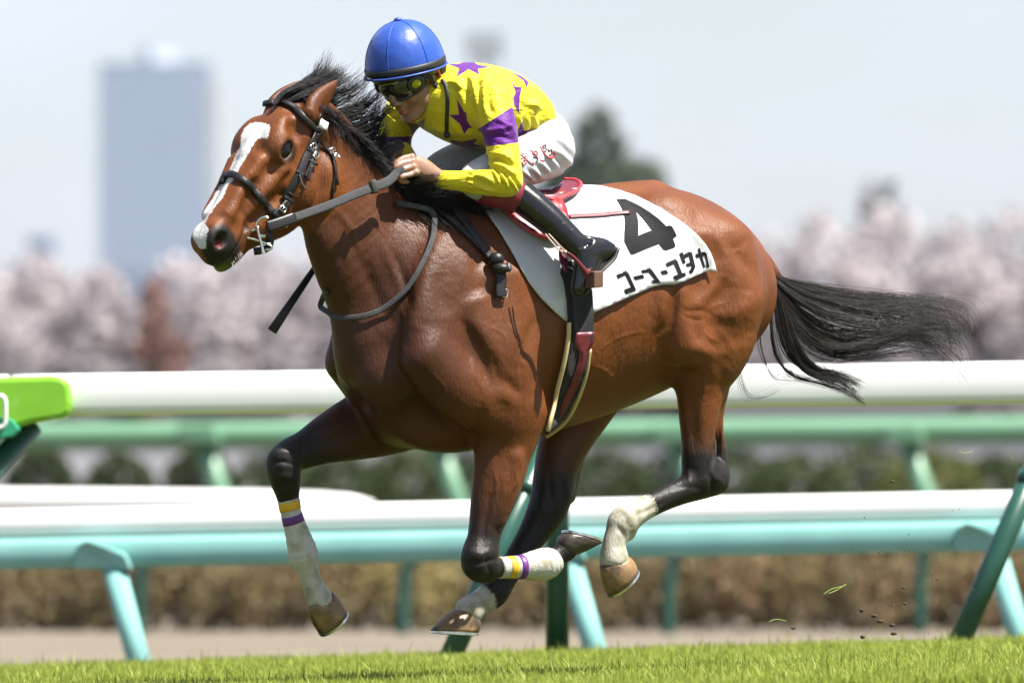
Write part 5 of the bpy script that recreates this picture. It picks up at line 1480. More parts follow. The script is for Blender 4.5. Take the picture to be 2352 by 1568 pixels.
# hollow it slightly at the waist edge by clipping at the hem
m_silk = bpy.data.materials.new('racing_silk'); m_silk.use_nodes = True
def silk():
    nt = m_silk.node_tree; b = nt.nodes['Principled BSDF']; N = nt.nodes.new; Lk = nt.links.new
    def thr(name, w=.6):
        a = N('ShaderNodeAttribute'); a.attribute_name = name
        r = N('ShaderNodeMapRange'); r.inputs['From Min'].default_value = w; r.inputs['From Max'].default_value = -w
        Lk(a.outputs['Fac'], r.inputs['Value']); return r.outputs['Result']
    tc = N('ShaderNodeTexCoord')
    n = N('ShaderNodeTexNoise'); n.inputs['Scale'].default_value = 260; Lk(tc.outputs['Object'], n.inputs['Vector'])
    r = N('ShaderNodeMapRange'); r.inputs['From Min'].default_value = .66; r.inputs['From Max'].default_value = .74; r.inputs['To Max'].default_value = .35
    Lk(n.outputs['Fac'], r.inputs['Value'])
    ye = N('ShaderNodeMix'); ye.data_type = 'RGBA'; ye.inputs['A'].default_value = (.54, .46, .014, 1); ye.inputs['B'].default_value = (.40, .33, .06, 1)
    Lk(r.outputs['Result'], ye.inputs['Factor'])
    m1 = N('ShaderNodeMix'); m1.data_type = 'RGBA'; m1.inputs['B'].default_value = (.085, .0065, .16, 1)
    Lk(thr('star'), m1.inputs['Factor']); Lk(ye.outputs['Result'], m1.inputs['A'])
    m2 = N('ShaderNodeMix'); m2.data_type = 'RGBA'; m2.inputs['B'].default_value = (.17, .11, .13, 1)
    Lk(thr('net'), m2.inputs['Factor']); Lk(m1.outputs['Result'], m2.inputs['A'])
    Lk(m2.outputs['Result'], b.inputs['Base Color'])
    b.inputs['Roughness'].default_value = .55; b.inputs['Specular IOR Level'].default_value = .2
    b.inputs['Sheen Weight'].default_value = .15
    mp = N('ShaderNodeMapping'); mp.inputs['Scale'].default_value = (14, 14, 30); mp.inputs['Rotation'].default_value = (.3, .7, .2)
    Lk(tc.outputs['Object'], mp.inputs['Vector'])
    n2 = N('ShaderNodeTexNoise'); n2.inputs['Scale'].default_value = 1.0; n2.inputs['Detail'].default_value = 3; n2.inputs['Distortion'].default_value = .6
    Lk(mp.outputs['Vector'], n2.inputs['Vector'])
    bp = N('ShaderNodeBump'); bp.inputs['Strength'].default_value = .9; bp.inputs['Distance'].default_value = .014
    Lk(n2.outputs['Fac'], bp.inputs['Height']); Lk(bp.outputs['Normal'], b.inputs['Normal'])
silk()
jersey = mesh_np('silks', jv, jq, m_silk, jock)
jp = proj(jv)
stars = [Z2((780, 452), (870, 456), (960, 428), (990, 430), (1035, 460), (1145, 480), (1035, 495), (1050, 545), (960, 498), (862, 560), (882, 492)),
         Z2((862, 738), (925, 848), (985, 858), (1000, 940), (1062, 975), (960, 978), (925, 1030), (890, 945), (800, 870), (882, 868)),
         Z2((805, 1070), (900, 1088), (960, 1078), (1035, 1062), (1002, 1105), (1100, 1132), (990, 1142), (920, 1160), (850, 1130)),
         Z2((1292, 550), (1340, 640), (1395, 645), (1378, 720), (1370, 865), (1332, 790), (1312, 745), (1345, 690)),
         Z2((1300, 515), (1380, 548), (1425, 580), (1508, 662), (1445, 612), (1436, 652), (1408, 592)),
         Z2((1402, 918), (1410, 1000), (1472, 990), (1432, 1030), (1365, 1048), (1362, 990))]
sd = np.full(len(jv), 99.0)
notarm = line_d(jv, [P(a, b, l) for a, b, l, w, d in n_arm[1:]]) > .084
for s_ in stars: sd = np.where(notarm, np.minimum(sd, poly_sd(jp, s_)), sd)
band = Z2((1040, 985), (1310, 808), (1345, 840), (1375, 1095), (1095, 1128), (1060, 1130))
narm = (~notarm)
sd = np.where(narm, np.minimum(sd, poly_sd(jp, band)), sd)
fdist = line_d(jv, [P(a, b, l) for a, b, l, w, d in f_arm[2:]]) < .085
sd = np.where(fdist, np.minimum(sd, poly_sd(jp, Z2((180, 1040), (330, 1050), (495, 1045), (490, 1200), (400, 1300), (180, 1260)))), sd)
set_attr(jersey, 'star', sd)
set_attr(jersey, 'net', poly_sd(jp, Z2((415, 920), (520, 945), (610, 895), (590, 970), (645, 1070), (560, 1025), (500, 1035), (480, 965))))
jbvh = BVHTree.FromPolygons([tuple(p) for p in jv], jq.tolist())
m_blackcord = material('black_cord', (.012, .012, .012), rough=.6)
strap('radio_cord', Z2((745, 590), (775, 640), (790, 740), (785, 860), (782, 980), (780, 1045)), 9, m_blackcord, jock, off=.004, thick=.008, bvh=jbvh, pw=2)
MB().add(*ball(surf(*Z2((785, 1022))[0], .006, jbvh)[0], .011)).build('cord_toggle', m_blackcord, jock)

# ---- breeches
fb = Field((-.42, -.75, 1.02), (.45, .35, 1.86), .0036)
psweep(fb, [(1200, 280, 0, 40, .13), (1228, 308, 0, 64, .14), (1238, 345, 0, 72, .14)], k=.03)
nth = [(1246, 348, .09, 66, .09), (1212, 368, .13, 58, .082), (1170, 382, .155, 52, .072), (1125, 398, .165, 45, .06), (1090, 414, .168, 38, .05), (1110, 430, .178, 34, .046), (1155, 441, .205, 32, .045), (1195, 452, .235, 32, .045)]
psweep(fb, nth, k=.035)
fth = [(1200, 330, -.09, 66, .085), (1130, 350, -.13, 56, .08), (1060, 372, -.155, 48, .07), (1010, 396, -.165, 40, .055), (1060, 420, -.19, 34, .05)]
psweep(fb, fth, k=.035)
fb.sweep([mirror(P(1195, 452, .235)), mirror(P(1150, 438, .205)), P(1010, 396, -.165)], [.045, .045, .045], [.05] * 3, LB, k=.02)
bv, bq = fb.mesh(relax=1)
bn = vert_normals(bv, bq); bp2 = proj(bv); bvis = (bn[:, 1] < .2) & ((bv - LO) @ LB > .02)
for i, (ln, w) in enumerate([([(820 + 90 * k, 1060 - 75 * k), (930 + 100 * k, 1170 - 60 * k), (1060 + 95 * k, 1290 - 60 * k)], 5.5) for k in range(7)] + [([(720, 1080), (850, 1200), (960, 1290)], 6), ([(690, 1170), (800, 1250), (880, 1310)], 5)]):
    sculpt(bv, bn, bp2, ZT(*ln), .0055 * (-1 if i % 2 == 0 else 1), w, bvis)
for i, ln in enumerate([[(900, 250), (1200, 200), (1550, 150), (1850, 220)], [(1000, 190), (1300, 250), (1600, 380), (1880, 640)], [(1350, 320), (1600, 480), (1850, 760)], [(1450, 150), (1700, 230), (1880, 380)], [(1400, 620), (1560, 800), (1750, 1100)], [(1500, 560), (1700, 760), (1860, 960)]]):
    sculpt(bv, bn, bp2, ZT(*ln), .007 * (-1 if i % 2 == 0 else 1), 8, bvis)
m_breech = material('white_breeches', (.385, .39, .41), rough=.55, noise=.02, nscale=20, bump=.35, bscale=16)
mesh_np('breeches', bv, bq, m_breech, jock)
bbvh = BVHTree.FromPolygons([tuple(p) for p in bv], bq.tolist())
m_redink = material('red_print', (.34, .045, .05), rough=.5)
m_dkink = material('dark_print', (.05, .012, .016), rough=.5)
def marks(name, polylines, w_px, mat, z, bvh, parent=jock):
    root = None
    for pl in polylines:
        strap(name, z(*pl), w_px, mat, parent, off=.002, thick=.002, bvh=bvh, sub=3, pw=3, sm=1)
marks('name_mark', [[(625, 670), (700, 730), (780, 800), (850, 870), (940, 930)], [(640, 800), (710, 750), (775, 710)], [(680, 655), (720, 672)], [(670, 855), (690, 900), (720, 950)],
                    [(690, 965), (740, 910), (790, 860)], [(715, 800), (740, 850)], [(770, 800), (730, 850)], [(930, 860), (950, 930)]], 2.6, m_redink, ZT, bbvh)
marks('name_mark', [[(865, 578), (930, 630), (1000, 700), (1025, 745)], [(915, 655), (960, 620), (1010, 605)], [(1010, 605), (1045, 680)], [(960, 700), (1045, 680)], [(915, 655), (960, 700)]], 2.4, m_redink, ZT, bbvh)
marks('name_mark', [[(940, 748), (1020, 752), (1045, 790), (1020, 850), (995, 885)]], 3.0, m_dkink, ZT, bbvh)
patch('name_mark', ZT((1095, 808), (1160, 822), (1222, 816), (1170, 862)), m_redink, jock, bbvh, .002, .0015, 6, 0, 4)
marks('emblem', [[(1100, 490), (1150, 590), (1220, 690), (1300, 755), (1370, 780), (1430, 740), (1450, 660), (1410, 600)]], 3.4, m_redink, ZT, bbvh)
patch('emblem', ZT((1250, 720), (1320, 745), (1400, 720), (1400, 610), (1450, 660), (1440, 740), (1380, 798), (1320, 785)), m_redink, jock, bbvh, .0025, .0015, 6, 0, 4)
marks('emblem', [[(1155, 520), (1175, 480), (1245, 465)], [(1160, 500), (1200, 540), (1180, 560)], [(1225, 480), (1240, 560), (1225, 620), (1190, 610)],
                 [(1275, 560), (1300, 610), (1340, 590)], [(1365, 555), (1365, 640), (1345, 715), (1310, 690)]], 3.0, m_dkink, ZT, bbvh)

# ---- boots
m_boot = material('black_patent_boot', (.008, .008, .009), rough=.2, spec=.5, bump=.15, bscale=22, dirt=(.10, .085, .04), dscale=60, damt=(.66, .74))
m_boot_m = material('maroon_boot_top', (.16, .014, .028), rough=.5)
nb = [(1198, 452, .238, 37, .050), (1225, 474, .262, 36, .05), (1262, 505, .295, 34, .047), (1296, 536, .325, 31, .043), (1322, 560, .348, 29, .038), (1342, 572, .36, 30, .036)]
foot = [(1398, 574, .372, 19, .026), (1379, 574, .372, 29, .031), (1356, 583, .370, 35, .034), (1346, 614, .372, 30, .034), (1337, 640, .374, 24, .032), (1328, 662, .374, 17, .026)]
for sg in (1, -1):
    fo_ = Field((-.55, -.78, .85) if sg > 0 else (-.55, -.30, .85), (.50, -.05, 1.55) if sg > 0 else (.55, .72, 1.55), .004)
    def pm(L_):
        p = [P(a, b, l) for a, b, l, w, d in L_]
        return p if sg > 0 else [mirror(q) for q in p]
    fo_.sweep(pm(nb), [q[3] / SC for q in nb], [q[4] for q in nb], LB, k=.01)
    fo_.sweep(pm(foot), [q[3] / SC for q in foot], [q[4] for q in foot], LB, k=.02)
    for a, b in (((1318, 540), (1350, 548)), ((1322, 552), (1356, 552)), ((1310, 566), (1352, 562))):
        fo_.sweep(pm([(a[0], a[1], .395, 0, 0), ((a[0] + b[0]) / 2, (a[1] + b[1]) / 2 + 4, .402, 0, 0), (b[0], b[1], .39, 0, 0)]), [.004, .007, .004], [.004, .007, .004], LB, k=.012, cut=True)
    ov_, oq_ = fo_.mesh(relax=2)
    bt = mesh_np('boot', ov_, oq_, m_boot, jock)
    c = pm([(1104, 434, .186, 0, 0), (1140, 442, .198, 0, 0), (1172, 446, .215, 0, 0), (1200, 454, .238, 0, 0)])
    MB().tube(c, [.046, .050, .051, .0525], [.052, .053, .054, .054], LB, n=24).build('boot_top', m_boot_m, bt)
    if sg > 0:
        m_sole = material('boot_sole', (.03, .028, .025), rough=.5)
        sp = pm([(1412, 570, .372, 0, 0), (1400, 596, .372, 0, 0), (1372, 622, .372, 0, 0), (1352, 650, .374, 0, 0), (1338, 676, .374, 0, 0)])
        MB().tube(catmull(sp, 4), .006, np.interp(np.linspace(0, 1, 17), [0, .5, 1], [.026, .034, .024]), LB, n=12, pw=4).build('sole', m_sole, bt)

# ---- helmet
HF, HU, HE = frame(50, 14)
hc = P(932, 159) ; hc = hc + (JC - hc) * np.array([0, 1, 0])
def dome(r_f, r_e, r_u, c, lo=0.0, n=40, m=16, seam=True):
    v = []; fc = []
    for i in range(m + 1):
        t = lo + (math.pi / 2 - lo) * i / m
        for j in range(n):
            a = 2 * math.pi * j / n
            rr = max(0., math.cos(t)) ** .90
            s_ = 1.0
            if seam: s_ = 1 - .012 * math.exp(-((((j / n * 6) % 1) - .5) / .05) ** 2)
            v.append(c + HF * r_f * rr * math.cos(a) * s_ + HE * r_e * rr * math.sin(a) * s_ + HU * r_u * math.sin(t))
    for i in range(m):
        for j in range(n): fc.append([i * n + j, i * n + (j + 1) % n, (i + 1) * n + (j + 1) % n, (i + 1) * n + j])
    return np.array(v), fc
m_blue = material('blue_satin_cap', (.012, .056, .30), rough=.42, spec=.4, sheen=.1, bump=.45, bscale=17)
m_black = material('black_harness', (.010, .010, .011), rough=.5)
v_, f_ = dome(.139, .119, .157, hc, lo=0.03)
hel = MB().add(v_, f_).build('helmet', m_blue, jock)
MB().add(*ball(hc + HU * .159, .010, rr=(.013, .013, .008))).build('button', m_blue, hel)
for k in range(3):                                      # stitched seams
    pts = []
    for t in np.linspace(.03, math.pi - .03, 30):
        a = math.pi * k / 3 + .35
        rr = math.cos(t); rr = math.copysign(abs(rr) ** .90, rr)
        pts.append(hc + HF * .1395 * rr * math.cos(a) + HE * .1195 * rr * math.sin(a) + HU * .1575 * math.sin(t))
    MB().tube(pts, .0016, .0016, HU, n=6).build('seam', m_blue, hel)
def hoop(r_f, r_e, up, w, th, n=48, front=0.0, tilt=0.0):
    pts = [hc + HF * (r_f * math.cos(a) + front * max(0, math.cos(a)) ** 2) + HE * r_e * math.sin(a) + HU * (up + tilt * math.cos(a)) for a in np.linspace(0, 2 * math.pi, n)]
    S = [nrm(HF * math.cos(a) / r_f + HE * math.sin(a) / r_e) for a in np.linspace(0, 2 * math.pi, n)]
    return tube(pts, w, th, np.array(S), n=8, cap=False, pw=4)
MB().add(*hoop(.1385, .1185, .012, .011, .004)).build('helmet_band', m_black, hel)
MB().add(*hoop(.1405, .1205, -.004, .003, .005, front=.010)).build('brim', m_blue, hel)
v_, f_ = dome(.130, .110, -.045, hc - HU * .004, lo=0.0, seam=False)
MB().add(v_, [q[::-1] for q in f_]).build('helmet_lining', m_black, hel)
# padded harness behind the ear and the chin strap
MB().tube(catmull([J(-.066, .028, .080), J(-.066, .0, .082), J(-.055, -.035, .078), J(-.03, -.065, .070)], 5), [.022] * 4 + [.022] * 4 + [.018] * 4 + [.010] * 4, .010, JE, n=12).build('neck_guard', m_black, jock)
MB().tube(catmull([J(-.015, .05, .088), J(.0, .0, .088), J(.0, -.045, .080), J(.02, -.085, .058), J(.055, -.118, .02), J(.06, -.122, 0)], 5), .0055, .003, JE, n=8, pw=3).build('chin_strap', m_black, jock)
MB().tube(catmull([J(.02, .04, .086), J(.012, .0, .086), J(.0, -.045, .081)], 5), .0045, .003, JE, n=8, pw=3).build('chin_strap', m_black, jock)
MB().box(J(-.004, -.05, .085), (JF, JU, JE), (.010, .016, .006)).build('strap_clip', m_black, jock, smooth=False, bevel=.003)
m_earred = material('red_ear_strap', (.55, .06, .05), rough=.5)
MB().tube(catmull([J(-.03, .04, .088), J(-.032, .005, .092), J(-.035, -.03, .088)], 4), .005, .003, JE, n=8).build('ear_loop', m_earred, jock)
# hair at the temple
m_hair = material('black_hair', (.012, .009, .008), rough=.5)
MB().add(*ball(J(-.02, .05, .0), .1, n=24, m=14, ax=(JF, JE, JU), rr=(.098, .080, .085))).build('hair', m_hair, jock)
# goggles
m_lens = material('smoked_lens', (.010, .010, .008), rough=.08, spec=.6, coat=.3)
m_gfr = material('black_goggle_frame', (.012, .012, .012), rough=.3)
gog = empty('goggles', J(.1, .01)); gog.parent = None
tag(gog, 'black wraparound goggles with yellow side discs on the jockey\'s face', 'goggles')
def garc(a, b, rf=.098, re=.086, c0=.008): return J(c0 + rf * math.cos(a), b, re * math.sin(a))
ang = np.linspace(-1.35, 1.35, 41)
rows = []
for t in np.linspace(-1, 1, 13):
    row = []
    for a in ang:
        nose_gap = .020 * math.exp(-(a / .17) ** 2)
        side = .5 + .5 * math.cos(np.clip(abs(a) / 1.35, 0, 1) * math.pi * .5) ** .35
        hgt = .032 * (side if abs(a) > .5 else 1)
        b = .012 + (t * hgt if t > 0 else t * (hgt * 1.12 - nose_gap))
        bul = .012 * (1 - t * t)
        row.append(garc(a, b, .100 + bul, .084 + bul * .7))
    rows.append(row)
gv = np.array(rows); r_, c_ = gv.shape[:2]
gf = [[i * c_ + j, i * c_ + j + 1, (i + 1) * c_ + j + 1, (i + 1) * c_ + j] for i in range(r_ - 1) for j in range(c_ - 1)]
MB().add(gv.reshape(-1, 3), gf).build('lens', m_lens, gog)
edge = [gv[0, j] for j in range(c_)] + [gv[i, -1] for i in range(1, r_)] + [gv[-1, j] for j in range(c_ - 2, -1, -1)] + [gv[i, 0] for i in range(r_ - 2, -1, -1)]
MB().tube(edge, .0055, .0055, JU, n=8, cap=False).build('frame', m_gfr, gog)
for s in (1, -1):
    MB().tube(catmull([garc(1.33 * s, .016), J(.0, .022, .089 * s), J(-.05, .035, .086 * s), J(-.10, .045, .03 * s)], 4), .014, .003, JE, n=8, pw=4).build('strap', m_gfr, gog)
    c = garc(.98 * s, .014, .113, .096); nn = nrm(JF * math.cos(.98) / .1 + JE * math.sin(.98) * s / .085)
    u_ = nrm(JU - nn * (JU @ nn)); w_ = np.cross(nn, u_)
    for r0_, off, mat, nm in ((.030, .000, m_gfr, 'side_pod'), (.0155, .0028, material('yellow_disc', (.30, .29, .012), rough=.6, spec=.1), 'disc')):
        pts = [c + nn * (off - .006), c + nn * (off + .003), c + nn * (off + .005)]
        MB().tube(pts, [r0_, r0_, r0_ * .86], [r0_ * .86, r0_ * .86, r0_ * .74], u_, n=28).build(nm, mat, gog)
m_pale = material('pale_yellow_print', (.45, .44, .16), rough=.5)
gb_ = BVHTree.FromPolygons([tuple(p) for p in gv.reshape(-1, 3)], gf)
for pl in ([(505, 300), (512, 375), (548, 380), (545, 300)], [(570, 330), (600, 318), (630, 332), (628, 372), (595, 382), (572, 368), (570, 330)], [(650, 382), (652, 300), (690, 305), (694, 335), (660, 345)]):
    q = ZF(*pl); p_ = [surf(a, b + 4, .003, gb_)[0] for a, b in q]
    MB().tube(p_, .0018, .0012, (0, -1, 0), n=6).build('print', m_pale, gog)
# ================================================================== MANE, TAIL, GRASS, FLYING TURF
def strands(name, P0, mat, parent, r0, seg_fade=.25):
    """P0: (n, m, 3) strand points -> one mesh of fine three-sided hairs"""
    n, m, _ = P0.shape
    T = np.gradient(P0, axis=1); T /= np.linalg.norm(T, axis=2, keepdims=True) + 1e-9
    U = np.cross(T, np.array([0, 1.0, 0])); U /= np.linalg.norm(U, axis=2, keepdims=True) + 1e-9
    W = np.cross(T, U)
    t = np.linspace(0, 1, m)
    rad = (np.asarray(r0).reshape(-1, 1) * (1 - (1 - seg_fade) * t[None] ** 1.5))[..., None]
    v = np.stack([P0 + (U * math.cos(a) + W * math.sin(a)) * rad for a in (0, 2.0944, 4.18879)], 2).reshape(-1, 3)
    base = (np.arange(n)[:, None] * m + np.arange(m - 1)[None]).reshape(-1, 1) * 3
    q = []
    for j in range(3):
        q.append(np.hstack([base + j, base + (j + 1) % 3, base + 3 + (j + 1) % 3, base + 3 + j]))
    return mesh_np(name, v, np.vstack(q), mat, parent)
def hair_mat(name, col, tip):
    m = material(name, col, rough=.45, spec=.22, noise=.35, nscale=25)
    return m
m_mane = hair_mat('black_mane_hair', (.007, .0062, .006), None)
m_tail = hair_mat('dark_tail_hair', (.017, .0145, .0115), None)

def guide_strands(guides, n, m=16, spread=.02, curl=.006, tip_spread=2.5, jit=.15, ncl=0, uj=.25):
    """guides: list of polylines (k,3) sorted across; strands interpolate between neighbours"""
    G_ = []
    for g in guides:
        g = catmull(g, 6); s = np.r_[0, np.cumsum(np.linalg.norm(np.diff(g, axis=0), axis=1))]; s /= s[-1]
        G_.append(np.array([np.interp(np.linspace(0, 1, m), s, g[:, k]) for k in range(3)]).T)
    G_ = np.array(G_)
    ncl = ncl or max(8, n // 30)
    cid = rng.integers(0, ncl, n)
    u = (rng.random(ncl) * (len(G_) - 1))[cid]
    u = np.clip(u + rng.normal(size=n) * uj, 0, len(G_) - 1.0001); i = np.minimum(u.astype(int), len(G_) - 2); fr = (u - i)[:, None, None]
    S_ = G_[i] * (1 - fr) + G_[i + 1] * fr
    t = np.linspace(0, 1, m)[None, :, None]
    off = rng.normal(size=(n, 1, 3)) * spread
    clump = rng.normal(size=(ncl, 1, 3)) * spread * 1.3; cph = rng.normal(size=(ncl, 1, 3)); cfr = 3 + 4 * rng.random((ncl, 1, 1)); cp0 = rng.random((ncl, 1, 1)) * 6.28
    off = off * .30 + clump[cid]
    S_ = S_ + off * (.35 + (tip_spread - .35) * t ** 1.6)
    S_ = S_ + np.sin(cp0[cid] + cfr[cid] * t) * cph[cid] * curl * 1.2 * t
    ph = rng.random((n, 1, 1)) * 6.28; fq = 4 + 5 * rng.random((n, 1, 1))
    S_ = S_ + np.sin(ph + fq * t) * rng.normal(size=(n, 1, 3)) * curl * t
    L = 1 - jit * rng.random((n, 1, 1)) ** 2
    root = S_[:, :1]
    idx = np.clip(np.linspace(0, 1, m)[None] * L[:, :, 0], 0, 1) * (m - 1)
    lo = np.minimum(idx.astype(int), m - 2); w = (idx - lo)[..., None]
    r = np.arange(n)[:, None]
    return S_[r, lo] * (1 - w) + S_[r, lo + 1] * w

# mane: rooted along the crest, blown back and up
def crestp(t, l=0.0):
    x = np.interp(t, [0, .18, .4, .62, .82, 1], [676, 722, 778, 832, 890, 965]); y = np.interp(t, [0, .18, .4, .62, .82, 1], [226, 240, 285, 340, 405, 462])
    return x, y
mg = []
ends = [(.0, [(25, -22), (70, -40), (105, -72)]), (.1, [(25, -35), (50, -60), (62, -95)]), (.2, [(30, -20), (75, -38), (110, -58)]), (.3, [(35, -8), (70, -22), (105, -60)]),
        (.42, [(30, -5), (62, -18), (95, -55)]), (.52, [(30, 0), (55, -12), (75, -50)]), (.62, [(20, 12), (40, 5), (55, -25)]), (.72, [(12, 20), (30, 25), (45, 5)]),
        (.82, [(15, 12), (35, 10), (60, -8)]), (.92, [(15, 12), (45, 4), (85, -12)]), (1.0, [(15, 15), (60, 8), (110, -10)])]
for t, dd in ends:
    x, y = crestp(t)
    l = -.01
    mg.append([P(x - 4, y + 8, l)] + [P(x + a, y + b, l - .012 * k) for k, (a, b) in enumerate(dd)])
S1 = guide_strands(mg, 2600, 14, .011, .006, 1.9, .40)
o = strands('mane', S1, m_mane, horse, rng.uniform(.0007, .0016, 2600))
# second layer, lying close over the near side of the crest
mg2 = []
for t in np.linspace(.05, 1, 10):
    x, y = crestp(t); 
    pts = [P(x - 2, y + 6, .01)]
    for a, b in ((16, 6), (34, 20), (46, 44)):
        q, n_ = surf(x + a * .55, y + b * .8 + 14, .012); pts.append(q * .5 + P(x + a, y + b, .035) * .5)
    mg2.append(pts)
S2 = guide_strands(mg2, 1700, 12, .012, .006, 1.5, .4)
strands('mane', S2, m_mane, horse, rng.uniform(.0008, .0016, 1700))
# tuft over the withers under the hands
mg3 = []
for x, y in ((880, 400), (930, 440), (985, 462), (1040, 462)):
    mg3.append([P(x, y + 22, .03), P(x + 22, y + 18, .06), P(x + 52, y + 24, .085), P(x + 95, y + 34, .10)])
S3 = guide_strands(mg3, 1500, 10, .022, .006, 1.4, .3)
strands('mane', S3, m_mane, horse, rng.uniform(.0010, .0020, 1500))
# forelock, streaming back over the poll
fgd = [[P(628, 240, .03), P(652, 212, .02), P(700, 196, 0), P(760, 178, -.02)], [P(640, 236, .0), P(668, 206, 0), P(715, 185, -.01), P(765, 160, -.03)],
       [P(655, 232, -.02), P(690, 205, -.02), P(728, 180, -.03), P(742, 140, -.04)], [P(662, 236, .02), P(700, 222, .03), P(738, 210, .02), P(790, 200, 0)]]
S4 = guide_strands(fgd, 1100, 14, .009, .007, 2.0, .4)
strands('forelock', S4, m_mane, horse, rng.uniform(.0007, .0013, 1100))

# tail
ZRl = lambda pts, ls: [P(a, b, l) for (a, b), l in zip(ZR(*pts), ls)]
tg = [ZRl([(820, 540), (880, 620), (960, 690), (1150, 730), (1400, 775), (1650, 810), (1900, 850), (2040, 900), (2055, 1080)], [0, 0, 0, -.02, -.03, -.03, -.02, 0, 0]),
      ZRl([(825, 560), (900, 650), (1000, 730), (1200, 790), (1450, 850), (1700, 870), (1950, 870), (2080, 930), (2120, 1150)], [0] * 9),
      ZRl([(830, 580), (910, 680), (1030, 790), (1220, 880), (1450, 940), (1700, 960), (1900, 1010), (2050, 1120), (2150, 1260)], [0, 0, .02, .03, .03, .02, .02, .02, .02]),
      ZRl([(835, 600), (920, 720), (1050, 860), (1220, 980), (1420, 1040), (1650, 1060), (1880, 1100), (2030, 1200), (2110, 1330)], [.0, .02, .03, .04, .04, .03, .02, .02, .01]),
      ZRl([(838, 620), (920, 750), (1040, 910), (1150, 1060), (1300, 1150), (1480, 1140), (1650, 1070), (1850, 1020), (2050, 1000)], [.0, .02, .03, .04, .05, .05, .04, .03, .02]),
      ZRl([(838, 640), (915, 780), (1000, 930), (1090, 1090), (1250, 1175), (1480, 1170), (1700, 1190), (1900, 1230), (2100, 1310)], [.0, .02, .03, .04, .04, .03, .02, .01, .0])]
S5 = guide_strands(tg, 1250, 28, .010, .016, 2.6, .5, ncl=46, uj=.16)
strands('tail', S5, m_tail, horse, rng.uniform(.0005, .0010, 1250), .35)
tg2 = [ZRl([(838, 600), (890, 720), (905, 880), (915, 1040), (950, 1190), (1040, 1290), (1200, 1330), (1400, 1390), (1480, 1440)], [0, .02, .03, .04, .04, .04, .03, .02, .01]),
       ZRl([(838, 610), (920, 740), (960, 900), (1010, 1080), (1060, 1200), (1150, 1290), (1280, 1310), (1420, 1330)], [0, .02, .03, .04, .04, .04, .03, .02]),
       ZRl([(838, 620), (940, 760), (1010, 940), (1070, 1120), (1130, 1230), (1220, 1290), (1340, 1340), (1470, 1420)], [0, .02, .04, .05, .05, .04, .03, .02])]
S6 = guide_strands(tg2, 560, 24, .006, .008, 1.8, .3, ncl=12, uj=.12)
strands('tail', S6, m_tail, horse, rng.uniform(.0006, .0012, 560), .3)
tg3 = [ZRl([(820, 900), (790, 1100), (700, 1250), (715, 1350), (760, 1430), (860, 1420), (960, 1370)], [.05] * 7), ZRl([(850, 900), (830, 1100), (900, 1290), (1000, 1310), (1100, 1330)], [.05] * 5)]
S7 = np.concatenate([guide_strands([g, g], 14, 24, .004, .006, 2.0, .3) for g in tg3])
strands('tail', S7, m_tail, horse, np.full(len(S7), .0007), .3)

# whiskers and chin hair
wk = []
for i in range(70):
    a, b, s = .50 + .06 * rng.random(), -.150 - .035 * rng.random(), rng.choice([-1, 1])
    q = H(a, b, .03 * s); q = np.array(hbvh.find_nearest(Vector(q))[0])
    d = nrm(E1 * .5 - E2 * .9 + HL * s * .4 + rng.normal(size=3) * .25)
    L = .008 + .012 * rng.random()
    wk.append([q + d * L * t for t in np.linspace(0, 1, 4)])
strands('whiskers', np.array(wk), material('pale_whisker', (.45, .42, .36), rough=.5), horse, np.full(70, .0005))['kind'] = 'stuff'

# ------------------------------------------------------------------ grass
def grass_mat():
    m = leaf_material('grass_blade', [(.155, .200, .026), (.240, .290, .042), (.33, .37, .068), (.42, .43, .13)], rough=.5, trans=.4)
    return m
NB = 230000
gy = -3.4 + 12.2 * rng.random(NB)
gx = (rng.random(NB) - .5) * 2 * (2.0 + .12 * (gy + 4) + .25)
clump = np.sin(gx * 7 + gy * 3) * np.sin(gy * 5 - gx * 4) * .5 + .5
hgt = (.034 + .026 * rng.random(NB) + .016 * clump) * (1 + .55 * (rng.random(NB) < .02))
gz = turf_z(gx, gy) + np.interp(gy, [7.0, 7.8, 8.6], [0, -.02, -.12])
th = rng.random(NB) * 6.283; lean = rng.normal(size=NB) * .4 + .25
dx, dy = np.cos(th), np.sin(th)
w = .0016 + .0016 * rng.random(NB)
b0 = np.stack([gx, gy, gz - .003], 1)
sx = np.stack([-dy, dx, 0 * dx], 1) * w[:, None]
mid = b0 + np.stack([dx * lean * hgt * .3, dy * lean * hgt * .3, hgt * .6], 1)
tip = b0 + np.stack([dx * lean * hgt, dy * lean * hgt, hgt * (1 - .15 * np.abs(lean))], 1)
gv = np.stack([b0 - sx, b0 + sx, mid + sx * .8, mid - sx * .8, tip], 1).reshape(-1, 3)
i5 = np.arange(NB)[:, None] * 5
quads = i5 + np.array([[0, 1, 2, 3]]); tri4 = i5 + np.array([[3, 2, 4, 4]])
me = bpy.data.meshes.new('grass')
nq, nt_ = NB, NB
loops = np.concatenate([np.hstack([quads, i5 + np.array([[3, 2, 4]])]).ravel()]).astype(np.int32)
me.vertices.add(len(gv)); me.vertices.foreach_set('co', gv.astype(np.float32).ravel())
me.loops.add(len(loops)); me.loops.foreach_set('vertex_index', loops)
me.polygons.add(2 * NB)
st_ = np.stack([np.arange(NB) * 7, np.arange(NB) * 7 + 4], 1).ravel().astype(np.int32)
me.polygons.foreach_set('loop_start', st_); me.polygons.foreach_set('loop_total', np.tile([4, 3], NB).astype(np.int32))
me.update(calc_edges=True)
me.materials.append(grass_mat())
go = link(bpy.data.objects.new('grass', me))
set_attr(go, 'tint', np.repeat(np.clip(.15 + .5 * clump * rng.random(NB) + .35 * rng.random(NB) ** 2, 0, 1), 5))
